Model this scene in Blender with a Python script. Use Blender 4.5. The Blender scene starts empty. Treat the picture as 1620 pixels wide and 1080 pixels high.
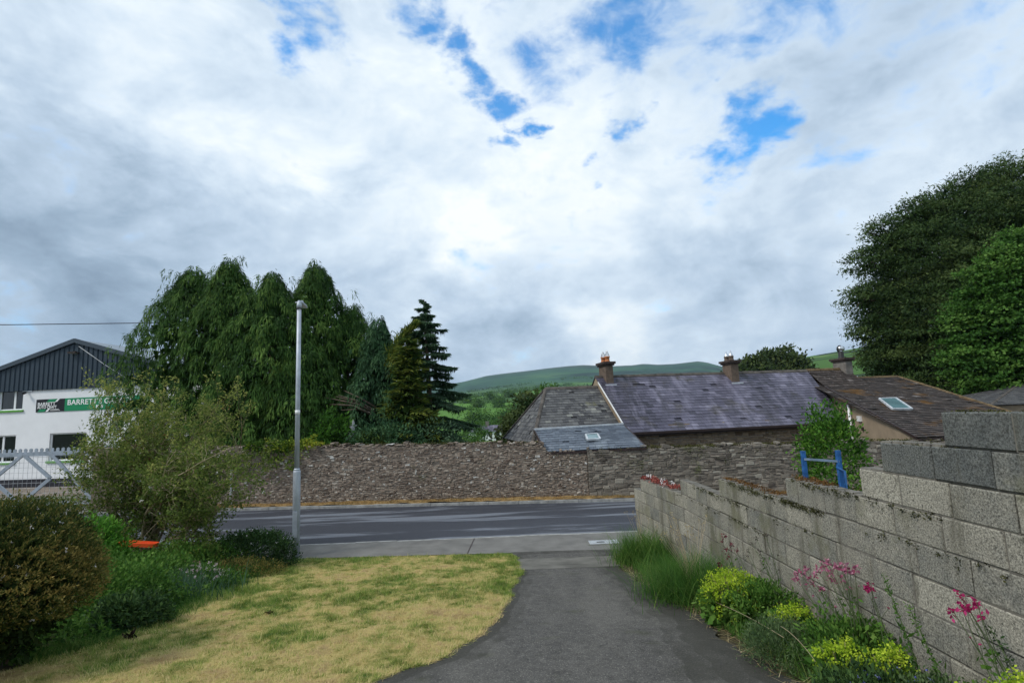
import bpy, math, random
import numpy as np
from math import radians, sin, cos, pi, sqrt, atan2
from mathutils import Vector
random.seed(7)
rng = np.random.default_rng(7)
scene = bpy.context.scene
COL = scene.collection

# ------------------------------------------------------------------ camera
H = 3.05; FPX = 850.0
PITCH = radians(7.5); ROLL = radians(-2.3)
def _rx(a): return np.array([[1,0,0],[0,cos(a),-sin(a)],[0,sin(a),cos(a)]])
def _rz(a): return np.array([[cos(a),-sin(a),0],[sin(a),cos(a),0],[0,0,1]])
CM = _rx(pi/2+PITCH) @ _rz(ROLL)
CAMP = np.array([0.0,0.0,H])
cam = bpy.data.cameras.new('camera'); camo = bpy.data.objects.new('camera', cam); COL.objects.link(camo)
cam.sensor_width = 36; cam.lens = FPX/1620*36; cam.clip_end = 20000; cam.clip_start = .05
from mathutils import Matrix
camo.matrix_world = Matrix.Translation((0,0,H)) @ Matrix([list(r) for r in CM]).to_4x4()
scene.camera = camo

# survey helpers: a sight line of the photograph met with a plane of the place
def ray(x, y): return CM @ np.array([(x-810)/FPX, (540-y)/FPX, -1.0])
def at_depth(x, y, d): r = ray(x, y); return CAMP + r*(d/r[1])
def at_height(x, y, z): r = ray(x, y); return CAMP + r*((z-H)/r[2])
def at_plane(x, y, p0, n):
    r = ray(x, y); n = np.array(n, float); return CAMP + r*(((np.array(p0)-CAMP)@n)/(r@n))
def bank(y):                     # height of the sloping garden on the camera's side of the road
    y = np.asarray(y, float)
    return np.where(y > 12.0, .06, np.where(y < -2.0, .12+.121*13.4, .12+.121*(11.4-y)))
def on_bank(x, y):
    r = ray(x, y); t = (.12+.121*11.4-H)/(r[2]+.121*r[1]); return CAMP + r*t

# ------------------------------------------------------------------ object helpers
def tag(o, label=None, cat=None, group=None, kind=None):
    if label: o['label'] = label
    if cat: o['category'] = cat
    if group: o['group'] = group
    if kind: o['kind'] = kind
    return o
def empty(name, loc, label, cat, group=None):
    o = bpy.data.objects.new(name, None); COL.objects.link(o); o.location = tuple(map(float, loc))
    o.empty_display_size = .2
    return tag(o, label, cat, group)
def world_of(o):
    s=np.zeros(3)
    while o is not None: s=s+np.array(o.location); o=o.parent
    return s
def nrm(v): v = np.array(v, float); return v/np.linalg.norm(v)

def link_mesh(name, V, F4, tone, mats, parent=None, mi=None, smooth=False, F3=None):
    """V (n,3), F4 (m,4) quads"""
    V = np.asarray(V, np.float32)
    if parent is not None: V = V - world_of(parent).astype(np.float32)
    me = bpy.data.meshes.new(name)
    F4 = np.asarray(F4, np.int32)
    me.vertices.add(len(V)); me.vertices.foreach_set('co', V.ravel())
    me.loops.add(F4.size); me.loops.foreach_set('vertex_index', F4.ravel())
    me.polygons.add(len(F4)); me.polygons.foreach_set('loop_start', np.arange(0, F4.size, F4.shape[1], dtype=np.int32))
    me.update(calc_edges=True)
    a = me.attributes.new('tone', 'FLOAT', 'FACE'); a.data.foreach_set('value', np.asarray(tone, np.float32))
    for m in (mats if isinstance(mats, (list, tuple)) else [mats]): me.materials.append(m)
    if mi is not None: me.polygons.foreach_set('material_index', np.asarray(mi, np.int32))
    if smooth: me.polygons.foreach_set('use_smooth', np.ones(len(F4), bool))
    o = bpy.data.objects.new(name, me); COL.objects.link(o)
    if parent is not None: o.parent = parent
    return o

class MB:
    def __init__(s): s.V=[]; s.F=[]; s.T=[]; s.M=[]; s.S=[]
    def add(s, vs, fs, tone=.5, mi=0, smooth=False):
        b = len(s.V); s.V.extend([tuple(map(float, v)) for v in vs])
        for f in fs: s.F.append([b+i for i in f]); s.T.append(tone); s.M.append(mi); s.S.append(smooth)
    def hexa(s, p, tone=.5, mi=0):      # 8 points: bottom 0-3, top 4-7
        s.add(p, [(3,2,1,0),(4,5,6,7),(0,1,5,4),(1,2,6,5),(2,3,7,6),(3,0,4,7)], tone, mi)
    def obox(s, c, ex, ey, ez, tone=.5, mi=0):   # centre + half vectors
        c=np.array(c,float); ex=np.array(ex,float); ey=np.array(ey,float); ez=np.array(ez,float)
        s.hexa([c-ex-ey-ez,c+ex-ey-ez,c+ex+ey-ez,c-ex+ey-ez,c-ex-ey+ez,c+ex-ey+ez,c+ex+ey+ez,c-ex+ey+ez], tone, mi)
    def box(s, x0,x1,y0,y1,z0,z1, tone=.5, mi=0):
        s.obox(((x0+x1)/2,(y0+y1)/2,(z0+z1)/2),((x1-x0)/2,0,0),(0,(y1-y0)/2,0),(0,0,(z1-z0)/2),tone,mi)
    def bar(s, a, b, w, d=None, up=(0,0,1), tone=.5, mi=0):   # square bar between two points
        a=np.array(a,float); b=np.array(b,float); d = w if d is None else d
        e=(b-a)/2; t=nrm(e); x=np.cross(t, np.array(up,float))
        if np.linalg.norm(x)<1e-3: x=np.cross(t,(0,1,0))
        x=nrm(x); y=nrm(np.cross(x,t)); s.obox((a+b)/2, e, x*w/2, y*d/2, tone, mi)
    def tube(s, pts, rad, n=6, tone=.5, mi=0, cap=True):
        pts=[np.array(p,float) for p in pts]; R=[]; rad = [rad]*len(pts) if np.isscalar(rad) else rad
        b=len(s.V)
        for i,p in enumerate(pts):
            t = nrm(pts[min(i+1,len(pts)-1)]-pts[max(i-1,0)])
            x = np.cross(t,(0.31,0.93,.17)); x = nrm(x); y=np.cross(t,x)
            for k in range(n):
                a=2*pi*k/n; s.V.append(tuple(p+rad[i]*(x*cos(a)+y*sin(a))))
        for i in range(len(pts)-1):
            for k in range(n):
                k2=(k+1)%n
                s.F.append([b+i*n+k,b+i*n+k2,b+(i+1)*n+k2,b+(i+1)*n+k]); s.T.append(tone); s.M.append(mi); s.S.append(True)
        if cap:
            for q,i in ((0,0),(1,len(pts)-1)):
                s.F.append([b+i*n+k for k in (range(n-1,-1,-1) if q==0 else range(n))]); s.T.append(tone); s.M.append(mi); s.S.append(False)
    def lathe(s, c, prof, n=12, tone=.5, mi=0):    # prof [(r,z)] about a vertical axis
        b=len(s.V); c=np.array(c,float)
        for r,z in prof:
            for k in range(n): s.V.append((c[0]+r*cos(2*pi*k/n), c[1]+r*sin(2*pi*k/n), c[2]+z))
        for i in range(len(prof)-1):
            for k in range(n):
                k2=(k+1)%n; s.F.append([b+i*n+k,b+i*n+k2,b+(i+1)*n+k2,b+(i+1)*n+k]); s.T.append(tone); s.M.append(mi); s.S.append(True)
        s.F.append([b+k for k in range(n-1,-1,-1)]); s.T.append(tone); s.M.append(mi); s.S.append(False)
        s.F.append([b+(len(prof)-1)*n+k for k in range(n)]); s.T.append(tone); s.M.append(mi); s.S.append(False)
    def build(s, name, mats, parent=None):
        off = world_of(parent)
        me = bpy.data.meshes.new(name)
        me.from_pydata([tuple(np.array(v)-off) for v in s.V], [], s.F); me.update()
        a = me.attributes.new('tone','FLOAT','FACE'); a.data.foreach_set('value', np.array(s.T,np.float32))
        for m in (mats if isinstance(mats,(list,tuple)) else [mats]): me.materials.append(m)
        me.polygons.foreach_set('material_index', np.array(s.M,np.int32))
        me.polygons.foreach_set('use_smooth', np.array(s.S,bool))
        o = bpy.data.objects.new(name, me); COL.objects.link(o)
        if parent is not None: o.parent = parent
        return o

# ------------------------------------------------------------------ value noise (numpy)
def vnoise(x, y, seed=0):
    x=np.asarray(x,float); y=np.asarray(y,float)
    xi=np.floor(x).astype(np.int64); yi=np.floor(y).astype(np.int64); fx=x-xi; fy=y-yi
    fx=fx*fx*(3-2*fx); fy=fy*fy*(3-2*fy)
    def h(a,b):
        n=(a*374761393+b*668265263+seed*974634777)&0x7fffffff
        n=((n^(n>>13))*1274126177)&0x7fffffff
        return ((n^(n>>16))&0xffff)/65535.0
    return (h(xi,yi)*(1-fx)+h(xi+1,yi)*fx)*(1-fy)+(h(xi,yi+1)*(1-fx)+h(xi+1,yi+1)*fx)*fy
def fbm(x,y,seed=0,o=4):
    s=0;a=.5;t=0
    for i in range(o): s=s+a*vnoise(x*2**i,y*2**i,seed+i*17); t+=a; a*=.5
    return s/t

# ------------------------------------------------------------------ materials
def newmat(name):
    m=bpy.data.materials.new(name); m.use_nodes=True; nt=m.node_tree; nt.nodes.clear()
    out=nt.nodes.new('ShaderNodeOutputMaterial'); return m,nt,out
def N(nt,t,**kw):
    n=nt.nodes.new(t)
    for k,v in kw.items():
        if k in n.inputs.keys() if isinstance(k,str) else False: n.inputs[k].default_value=v
        else: setattr(n,k,v)
    return n
def ramp(nt,stops,fac=None,interp='LINEAR'):
    r=nt.nodes.new('ShaderNodeValToRGB'); cr=r.color_ramp; cr.interpolation=interp
    while len(cr.elements)<len(stops): cr.elements.new(.5)
    for e,(p,c) in zip(cr.elements,stops): e.position=p; e.color=(*c,1)
    if fac is not None: nt.links.new(fac,r.inputs[0])
    return r.outputs[0]
def pos(nt,scale=(1,1,1)):
    g=nt.nodes.new('ShaderNodeNewGeometry'); mp=nt.nodes.new('ShaderNodeMapping'); mp.inputs['Scale'].default_value=scale
    nt.links.new(g.outputs['Position'],mp.inputs['Vector']); return mp.outputs['Vector']
def noise(nt,scale,detail=4,rough=.55,vec=None,dist=0,stretch=(1,1,1)):
    n=nt.nodes.new('ShaderNodeTexNoise'); n.inputs['Scale'].default_value=scale; n.inputs['Detail'].default_value=detail
    n.inputs['Roughness'].default_value=rough; n.inputs['Distortion'].default_value=dist
    nt.links.new(vec if vec is not None else pos(nt,stretch),n.inputs['Vector']); return n.outputs['Fac']
def math_(nt,op,a,b=None,clamp=False):
    m=nt.nodes.new('ShaderNodeMath'); m.operation=op; m.use_clamp=clamp
    for i,v in enumerate((a,b)):
        if v is None: continue
        if isinstance(v,(int,float)): m.inputs[i].default_value=v
        else: nt.links.new(v,m.inputs[i])
    return m.outputs[0]
def mixc(nt,fac,a,b,mode='MIX'):
    m=nt.nodes.new('ShaderNodeMix'); m.data_type='RGBA'; m.blend_type=mode
    for sock,v in ((m.inputs[0],fac),(m.inputs[6],a),(m.inputs[7],b)):
        if isinstance(v,(int,float)): sock.default_value=v
        elif isinstance(v,tuple): sock.default_value=(*v,1)
        else: nt.links.new(v,sock)
    return m.outputs[2]
def mrange(nt,v,a,b,c=0,d=1,smooth=True):
    m=nt.nodes.new('ShaderNodeMapRange'); m.interpolation_type='SMOOTHSTEP' if smooth else 'LINEAR'
    for i,x in zip((1,2,3,4),(a,b,c,d)): m.inputs[i].default_value=x
    nt.links.new(v,m.inputs[0]); return m.outputs[0]
def tone(nt): 
    a=nt.nodes.new('ShaderNodeAttribute'); a.attribute_name='tone'; return a.outputs['Fac']
def finish(nt,out,col,rough=.7,metal=0,spec=.3,bump=None,bstr=.3,bdist=.01):
    p=nt.nodes.new('ShaderNodeBsdfPrincipled')
    if isinstance(col,tuple): p.inputs['Base Color'].default_value=(*col,1)
    else: nt.links.new(col,p.inputs['Base Color'])
    if isinstance(rough,(int,float)): p.inputs['Roughness'].default_value=rough
    else: nt.links.new(rough,p.inputs['Roughness'])
    p.inputs['Metallic'].default_value=metal; p.inputs['Specular IOR Level'].default_value=spec
    if bump is not None:
        b=nt.nodes.new('ShaderNodeBump'); b.inputs['Strength'].default_value=bstr; b.inputs['Distance'].default_value=bdist
        nt.links.new(bump,b.inputs['Height']); nt.links.new(b.outputs[0],p.inputs['Normal'])
    nt.links.new(p.outputs[0],out.inputs['Surface']); return p

def plain(name,c,rough=.6,metal=0,var=.25,scale=6,spec=.3,bscale=60,bstr=.15):
    m,nt,out=newmat(name); n=noise(nt,scale,5)
    c0=tuple(x*(1-var) for x in c); c1=tuple(min(1,x*(1+var)) for x in c)
    col=ramp(nt,[(.3,c0),(.7,c1)],n)
    finish(nt,out,col,rough,metal,spec,noise(nt,bscale,3),bstr,.005); return m
def toned(name,stops,rough=.75,nscale=8,namt=.35,bscale=40,bstr=.4,spots=None,spec=.3,bdist=.01,patch=None,extra=None,stretch=(1,1,1)):
    """tone attribute -> colours, broken by noise; spots=(colour,scale,lo,hi); patch=(colour,scale,lo,hi)"""
    m,nt,out=newmat(name); t=tone(nt); n=noise(nt,nscale,6,.6,stretch=stretch)
    f=math_(nt,'ADD',t,math_(nt,'MULTIPLY',math_(nt,'SUBTRACT',n,.5),namt),True)
    col=ramp(nt,stops,f)
    for pa in ([patch] if isinstance(patch,tuple) else (patch or [])):
        k=noise(nt,pa[1],5,.6); col=mixc(nt,mrange(nt,k,pa[2],pa[3]),col,pa[0])
    if spots:
        k=noise(nt,spots[1],3,.6); col=mixc(nt,mrange(nt,k,spots[2],spots[3]),col,spots[0])
    if extra: col=extra(nt,col)
    finish(nt,out,col,rough,0,spec,noise(nt,bscale,5,.65),bstr,bdist); return m
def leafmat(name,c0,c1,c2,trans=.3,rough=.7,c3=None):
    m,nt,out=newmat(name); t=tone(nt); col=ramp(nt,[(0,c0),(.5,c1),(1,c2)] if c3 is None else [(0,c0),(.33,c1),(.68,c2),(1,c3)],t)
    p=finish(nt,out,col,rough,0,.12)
    tr=nt.nodes.new('ShaderNodeBsdfTranslucent'); nt.links.new(col,tr.inputs['Color'])
    mx=nt.nodes.new('ShaderNodeMixShader'); mx.inputs[0].default_value=trans
    nt.links.new(p.outputs[0],mx.inputs[1]); nt.links.new(tr.outputs[0],mx.inputs[2]); nt.links.new(mx.outputs[0],out.inputs['Surface'])
    return m

M={}
M['bark']=plain('bark',(.09,.07,.05),.9,var=.5,scale=9,bscale=30,bstr=.6)
M['twig']=toned('twig_bark',[(0,(.10,.072,.045)),(.5,(.27,.21,.125)),(1,(.46,.38,.25))],.8,20,.3)
M['dead']=plain('weathered_wood',(.42,.43,.43),.9,var=.3,scale=14)
M['galv']=plain('galvanised_steel',(.34,.38,.43),.5,.55,var=.22,scale=5,spec=.5)
M['galvpost']=plain('lamp_post_steel',(.42,.46,.52),.5,.25,var=.2,scale=4,spec=.5)
M['wire']=plain('wire',(.40,.42,.44),.5,.4)
M['black']=plain('black_plastic',(.02,.02,.022),.5)
M['blackcable']=plain('cable_rubber',(.012,.012,.014),.7)
M['orange']=plain('orange_plastic',(.75,.10,.025),.4,var=.12,spec=.5)
M['blue']=plain('blue_paint',(.020,.095,.27),.5,var=.45,scale=14)
M['bluegrey']=plain('blue_grey_metal',(.17,.24,.33),.5,.3,var=.3)
M['white']=plain('white_upvc',(.78,.79,.80),.4,var=.06)
M['glassdark']=plain('dark_window',(.012,.014,.016),.06,0,.2,1,.6,2,.02)
M['skyglass']=plain('rooflight_glass',(.12,.22,.24),.12,0,.2,1,.7,2,.02)
M['greensill']=plain('green_sill_paint',(.11,.34,.05),.5,var=.15)
M['signgreen']=plain('sign_green',(.012,.235,.10),.4,var=.08)
M['signblack']=plain('sign_black',(.012,.012,.018),.4,var=.1)
M['signwhite']=plain('sign_white',(.85,.86,.86),.45,var=.03)
M['terra']=plain('terracotta',(.42,.15,.06),.8,var=.3,scale=10)
M['lead']=plain('lead_flashing',(.50,.53,.56),.55,.1,var=.25,scale=5)
M['whiteflash']=plain('mortar_flashing',(.66,.66,.65),.8,var=.2,scale=6)
M['gutter']=plain('dark_gutter',(.035,.022,.02),.5,var=.3)
M['silver']=plain('cowl_steel',(.6,.62,.65),.3,.8,var=.1)
M['mortar']=plain('lime_mortar',(.175,.148,.122),.95,var=.4,scale=10,bscale=50,bstr=.6)

# rubble: grey brown stones, pale lichen flecks
M['rubble']=toned('rubble_stone',[(0,(.096,.070,.055)),(.35,(.190,.147,.115)),(.7,(.28,.227,.182)),(.92,(.37,.32,.265)),(1,(.56,.55,.52))],.9,5,.5,30,.7,
                  spots=((.50,.50,.47),6.5,.655,.70),patch=[((.17,.085,.045),1.4,.64,.76),((.10,.105,.055),.9,.62,.74)],bdist=.02)
M['rubble_dark']=toned('dark_rubble_stone',[(0,(.070,.060,.050)),(.4,(.145,.128,.105)),(.8,(.225,.20,.165)),(1,(.32,.30,.25))],.9,5,.4,30,.7,
                  spots=((.33,.33,.30),5,.72,.78),patch=[((.075,.085,.03),1.1,.58,.72)],bdist=.02)
M['housestone']=toned('house_stone',[(0,(.10,.07,.045)),(.5,(.22,.165,.11)),(1,(.34,.28,.20))],.9,6,.4,30,.6,patch=[((.10,.10,.05),1.1,.6,.75)])
M['moss']=leafmat('moss',(.025,.028,.010),(.055,.057,.018),(.11,.105,.03),.1)

def slate_extra(nt,col):
    # rain-washed streaks and lichen in the slate surface
    s=noise(nt,1.0,5,.6,stretch=(1.6,.35,.35)); col=mixc(nt,mrange(nt,s,.50,.70,0,.6),col,(.25,.235,.31)); d=noise(nt,.9,5,.62,stretch=(1.5,.3,.3),dist=.4); col=mixc(nt,mrange(nt,d,.50,.66,0,.65),col,(.034,.031,.040))
    return col
M['slate']=toned('purple_slate',[(0,(.024,.023,.034)),(.35,(.058,.054,.080)),(.7,(.098,.092,.132)),(1,(.18,.17,.225))],.55,3,.45,50,.25,
                 patch=[((.052,.045,.042),.8,.55,.68)],spec=.4,extra=slate_extra)
M['slate_lichen']=toned('lichened_slate',[(0,(.030,.030,.034)),(.4,(.075,.075,.078)),(.8,(.13,.13,.128)),(1,(.24,.24,.215))],.7,4,.5,50,.3,
                 spots=((.19,.19,.16),9,.60,.72),patch=[((.17,.165,.055),.75,.64,.80)])
M['slate_blue']=toned('blue_grey_slate',[(0,(.045,.055,.075)),(.5,(.085,.105,.135)),(1,(.15,.175,.21))],.42,3,.4,50,.2,spec=.5,
                 patch=[((.23,.265,.30),.9,.57,.75)])
M['tile_brown']=toned('mossy_concrete_tile',[(0,(.018,.014,.012)),(.4,(.040,.031,.027)),(.8,(.078,.062,.054)),(1,(.20,.18,.17))],.85,4,.45,40,.4,
                 spots=((.20,.18,.17),8,.62,.72),patch=[((.12,.060,.014),.8,.55,.68)])
M['ridge']=plain('ridge_tile',(.085,.075,.066),.85,var=.5,scale=4)
M['ridge_moss']=plain('mossy_ridge',(.115,.080,.040),.9,var=.5,scale=5)
M['render']=plain('tan_render',(.275,.215,.15),.9,var=.16,scale=2.0,bscale=90)
M['chimney']=plain('brown_brick_stack',(.125,.092,.070),.9,var=.28,scale=7,bscale=40,bstr=.5)
M['chimney_grey']=plain('cement_render_stack',(.16,.145,.13),.9,var=.3,scale=6)
M['chimcap']=plain('chimney_cap',(.05,.037,.033),.9,var=.45,scale=10)

# garage
def white_extra(nt,col): return col
M['whitewall']=plain('white_masonry_paint',(.80,.81,.83),.8,var=.045,scale=1.3,bscale=120,bstr=.1)
M['plinth']=plain('black_plinth',(.022,.022,.03),.7,var=.3)
M['cladding']=plain('blue_grey_cladding',(.025,.042,.062),.5,.1,var=.10,scale=1,spec=.4)
M['claddingtrim']=plain('cladding_trim',(.042,.060,.082),.45,.1,var=.1,spec=.5)
M['sheetroof']=plain('grey_sheet_roof',(.19,.23,.27),.45,.2,var=.1,spec=.5)

# concrete block
def block_extra(nt,col):
    sp=noise(nt,85,4,.7); g=nt.nodes.new('ShaderNodeVectorMath'); g.operation='SCALE'; nt.links.new(col,g.inputs[0]); nt.links.new(mrange(nt,sp,.36,.66,.38,1.62,False),g.inputs['Scale']); col=g.outputs[0]
    pit=noise(nt,38,3,.6); col=mixc(nt,mrange(nt,pit,.60,.68,0,.7),col,(.035,.035,.03))
    st=noise(nt,4.5,6,.65,stretch=(1,1,.16)); col=mixc(nt,mrange(nt,st,.50,.68,0,.7),col,(.085,.080,.058))
    gr=noise(nt,1.6,5,.65); col=mixc(nt,mrange(nt,gr,.52,.68,0,.6),col,(.125,.125,.070))
    ru=noise(nt,2.3,4,.6,stretch=(1,1,.3)); col=mixc(nt,mrange(nt,ru,.66,.76,0,.5),col,(.16,.09,.05))
    return col
M['block']=toned('concrete_block',[(0,(.066,.074,.075)),(.35,(.13,.135,.125)),(.7,(.262,.248,.205)),(1,(.37,.35,.29))],.92,7,.55,110,.8,extra=block_extra,bdist=.006)
M['blockmortar']=plain('block_mortar',(.145,.135,.115),.95,var=.4,scale=12,bscale=80,bstr=.4)

# ground
def asphalt(name,c0,c1,stretch,light,lo,hi,sc,rough=.8,agg=.6):
    m,nt,out=newmat(name)
    n=noise(nt,40,5,.7); col=ramp(nt,[(.3,c0),(.7,c1)],n)
    w=noise(nt,sc,6,.62,stretch=stretch,dist=.3); col=mixc(nt,mrange(nt,w,lo,hi,0,1),col,light)
    sp=noise(nt,110,2,.5); col=mixc(nt,mrange(nt,sp,.60,.70,0,agg),col,(.27,.26,.24))
    sd=noise(nt,90,2,.5); col=mixc(nt,mrange(nt,sd,.60,.70,0,.6),col,(.02,.02,.02))
    fin=finish(nt,out,col,rough,0,.35,noise(nt,130,3,.6),.5,.004); return m
M['road']=asphalt('road_asphalt',(.027,.030,.040),(.046,.050,.064),(.13,1.25,1),(.145,.16,.188),.525,.60,1.0,.6,.3)
def drive_mat():
    m,nt,out=newmat('driveway_macadam')
    n=noise(nt,22,6,.75); col=ramp(nt,[(.3,(.048,.046,.043)),(.7,(.092,.087,.079))],n)
    bl=noise(nt,9,6,.7); g=nt.nodes.new('ShaderNodeVectorMath'); g.operation='SCALE'; nt.links.new(col,g.inputs[0]); nt.links.new(mrange(nt,bl,.32,.68,.62,1.38,False),g.inputs['Scale']); col=g.outputs[0]
    w=noise(nt,.9,5,.6,stretch=(1.6,.5,1)); col=mixc(nt,mrange(nt,w,.42,.68,0,.55),col,(.125,.118,.104))
    sp=noise(nt,75,3,.6); col=mixc(nt,mrange(nt,sp,.55,.66,0,.75),col,(.24,.228,.20))
    sd=noise(nt,80,3,.6); col=mixc(nt,mrange(nt,sd,.57,.66,0,.85),col,(.018,.018,.018))
    mo=noise(nt,2.2,5,.6); col=mixc(nt,mrange(nt,mo,.58,.75,0,.5),col,(.055,.060,.030))
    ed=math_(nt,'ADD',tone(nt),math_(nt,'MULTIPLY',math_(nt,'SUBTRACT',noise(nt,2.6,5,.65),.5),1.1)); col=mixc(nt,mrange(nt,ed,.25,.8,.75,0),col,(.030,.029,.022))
    cr=nt.nodes.new('ShaderNodeTexVoronoi'); cr.feature='DISTANCE_TO_EDGE'; cr.inputs['Scale'].default_value=.55; wp=nt.nodes.new('ShaderNodeTexNoise'); wp.inputs['Scale'].default_value=3; nt.links.new(pos(nt),wp.inputs['Vector'])
    wa=nt.nodes.new('ShaderNodeVectorMath'); wa.operation='MULTIPLY_ADD'; nt.links.new(wp.outputs['Color'],wa.inputs[0]); wa.inputs[1].default_value=(.5,.5,0); nt.links.new(pos(nt),wa.inputs[2]); nt.links.new(wa.outputs[0],cr.inputs['Vector'])
    ck=math_(nt,'MULTIPLY',mrange(nt,cr.outputs['Distance'],.0,.007,1,0),mrange(nt,noise(nt,.8,3),.48,.6)); col=mixc(nt,math_(nt,'MULTIPLY',ck,.7),col,(.02,.02,.018))
    finish(nt,out,col,.85,0,.3,noise(nt,80,4,.6),.7,.006); return m
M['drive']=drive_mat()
M['drivepatch']=plain('worn_concrete_strip',(.125,.12,.105),.9,var=.35,scale=2.5,bscale=120,bstr=.5)
M['concrete']=plain('footpath_concrete',(.15,.145,.135),.9,var=.22,scale=2.2,bscale=140,bstr=.35)
M['kerb']=plain('kerb_concrete',(.27,.27,.26),.9,var=.35,scale=5)
M['cover']=plain('cast_cover',(.36,.38,.40),.6,.1,var=.15)
M['verge']=plain('dead_grass_verge',(.22,.145,.06),.95,var=.55,scale=5,bscale=40,bstr=.8)
M['soil']=toned('garden_soil',[(0,(.03,.035,.012)),(1,(.07,.055,.03))],.95,3,.8,30,.8)
M['gravel']=plain('gravel_yard',(.20,.165,.135),.95,var=.4,scale=3,bscale=60,bstr=.6)
M['lawn']=toned('lawn_turf',[(0,(.075,.125,.022)),(.35,(.23,.22,.055)),(.68,(.44,.34,.125)),(1,(.31,.215,.095))],.95,24,.6,60,1.0,bdist=.02)
M['blade']=leafmat('grass_blade',(.105,.20,.030),(.29,.33,.072),(.65,.53,.255),.3,c3=(.47,.35,.18))

def terrain_mat():
    m,nt,out=newmat('fields_and_hills')
    g=nt.nodes.new('ShaderNodeNewGeometry'); sx=nt.nodes.new('ShaderNodeSeparateXYZ'); nt.links.new(g.outputs['Position'],sx.inputs[0])
    wn=nt.nodes.new('ShaderNodeTexNoise'); wn.inputs['Scale'].default_value=.004; wn.inputs['Detail'].default_value=3; nt.links.new(g.outputs['Position'],wn.inputs['Vector'])
    wv=nt.nodes.new('ShaderNodeVectorMath'); wv.operation='MULTIPLY_ADD'; nt.links.new(wn.outputs['Color'],wv.inputs[0]); wv.inputs[1].default_value=(160,160,0); nt.links.new(g.outputs['Position'],wv.inputs[2])
    flat=nt.nodes.new('ShaderNodeVectorMath'); flat.operation='MULTIPLY'; nt.links.new(wv.outputs[0],flat.inputs[0]); flat.inputs[1].default_value=(1,1,0)
    def vor(feat,sc):
        v=nt.nodes.new('ShaderNodeTexVoronoi'); v.feature=feat; v.inputs['Scale'].default_value=sc; nt.links.new(flat.outputs[0],v.inputs['Vector']); return v
    v1=vor('F1',.0048); v2=vor('DISTANCE_TO_EDGE',.0048)
    sep=nt.nodes.new('ShaderNodeSeparateColor'); nt.links.new(v1.outputs['Color'],sep.inputs[0])
    field=ramp(nt,[(0,(.055,.125,.022)),(.3,(.085,.19,.030)),(.55,(.045,.10,.022)),(.8,(.115,.20,.045)),(1,(.16,.20,.06))],sep.outputs[0],'CONSTANT')
    field=mixc(nt,mrange(nt,noise(nt,.03,5),.35,.7,0,.35),field,(.05,.10,.02))
    hedge=mrange(nt,v2.outputs['Distance'],.03,.055,1,0)
    field=mixc(nt,hedge,field,(.018,.036,.012))
    moor=ramp(nt,[(.32,(.008,.030,.022)),(.47,(.018,.062,.030)),(.58,(.032,.095,.038)),(.72,(.070,.14,.05))],noise(nt,.0030,7,.65,stretch=(1,.6,4)))
    wood=mrange(nt,noise(nt,.0035,4,.6,stretch=(.5,1,5)),.56,.60); moor=mixc(nt,wood,moor,(.010,.030,.018))
    zn=math_(nt,'ADD',sx.outputs['Z'],math_(nt,'MULTIPLY',math_(nt,'SUBTRACT',noise(nt,.003,4),.5),60))
    ry=nt.nodes.new('ShaderNodeVectorMath'); ry.operation='LENGTH'; nt.links.new(g.outputs['Position'],ry.inputs[0])
    far=math_(nt,'MULTIPLY',mrange(nt,zn,62,92),mrange(nt,ry.outputs['Value'],1500,2000))
    col=mixc(nt,far,field,moor)
    col=mixc(nt,mrange(nt,zn,225,262,0,.6),col,(.060,.066,.048))
    finish(nt,out,col,.95,0,.1); return m
M['terrain']=terrain_mat()

# foliage
M['cypress']=leafmat('cypress_foliage',(0.0180,0.0489,0.0099),(0.0480,0.1129,0.0204),(0.1524,0.2499,0.0501),.22)
M['cypress_blue']=leafmat('blue_green_conifer_foliage',(0.0171,0.0479,0.0217),(0.0401,0.1017,0.0416),(0.1028,0.1952,0.0828),.22)
M['golden']=leafmat('golden_conifer_foliage',(.022,.050,.012),(.070,.120,.022),(.29,.31,.055),.28)
M['spruce']=leafmat('spruce_foliage',(.022,.052,.026),(.048,.100,.050),(.115,.19,.10),.2)
M['beech']=leafmat('dark_beech_foliage',(.014,.034,.010),(.042,.080,.022),(.110,.155,.046),.25,.6)
M['sycamore']=leafmat('sycamore_foliage',(.018,.055,.010),(.055,.140,.022),(.150,.270,.055),.32,.6)
M['valleytree']=leafmat('valley_tree_foliage',(0.0287,0.0733,0.0168),(0.0662,0.1479,0.0276),(0.1483,0.2522,0.0517),.25)
M['darkclump']=leafmat('dark_tree_foliage',(0.0212,0.0420,0.0123),(0.0446,0.0698,0.0193),(0.0887,0.1139,0.0337),.2)
M['bush']=leafmat('shrub_foliage',(.045,.080,.016),(.13,.19,.038),(.38,.38,.11),.4)
M['hebe']=leafmat('round_bush_foliage',(.015,.034,.009),(.060,.085,.019),(.27,.205,.060),.25)
M['fresh']=leafmat('fresh_green_foliage',(0.0300,0.1005,0.0123),(0.0685,0.2082,0.0215),(0.1527,0.3438,0.0425),.35)
M['bedgreen']=leafmat('bed_foliage',(0.0327,0.0910,0.0167),(0.0798,0.1818,0.0273),(0.1892,0.3058,0.0653),.35)
M['iris']=leafmat('blue_green_blades',(0.0286,0.0715,0.0390),(0.0650,0.1300,0.0715),(0.1365,0.2210,0.1300),.3)
M['cistus']=leafmat('dark_shrub_foliage',(0.0154,0.0365,0.0154),(0.0343,0.0765,0.0220),(0.0955,0.1659,0.0427),.25)
M['lime']=leafmat('lime_green_flowers',(.13,.25,.018),(.33,.48,.028),(.58,.68,.07),.35)
M['clumpgrass']=leafmat('lush_grass',(0.0278,0.0865,0.0169),(0.0706,0.1730,0.0255),(0.2614,0.3433,0.0908),.35)
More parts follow.
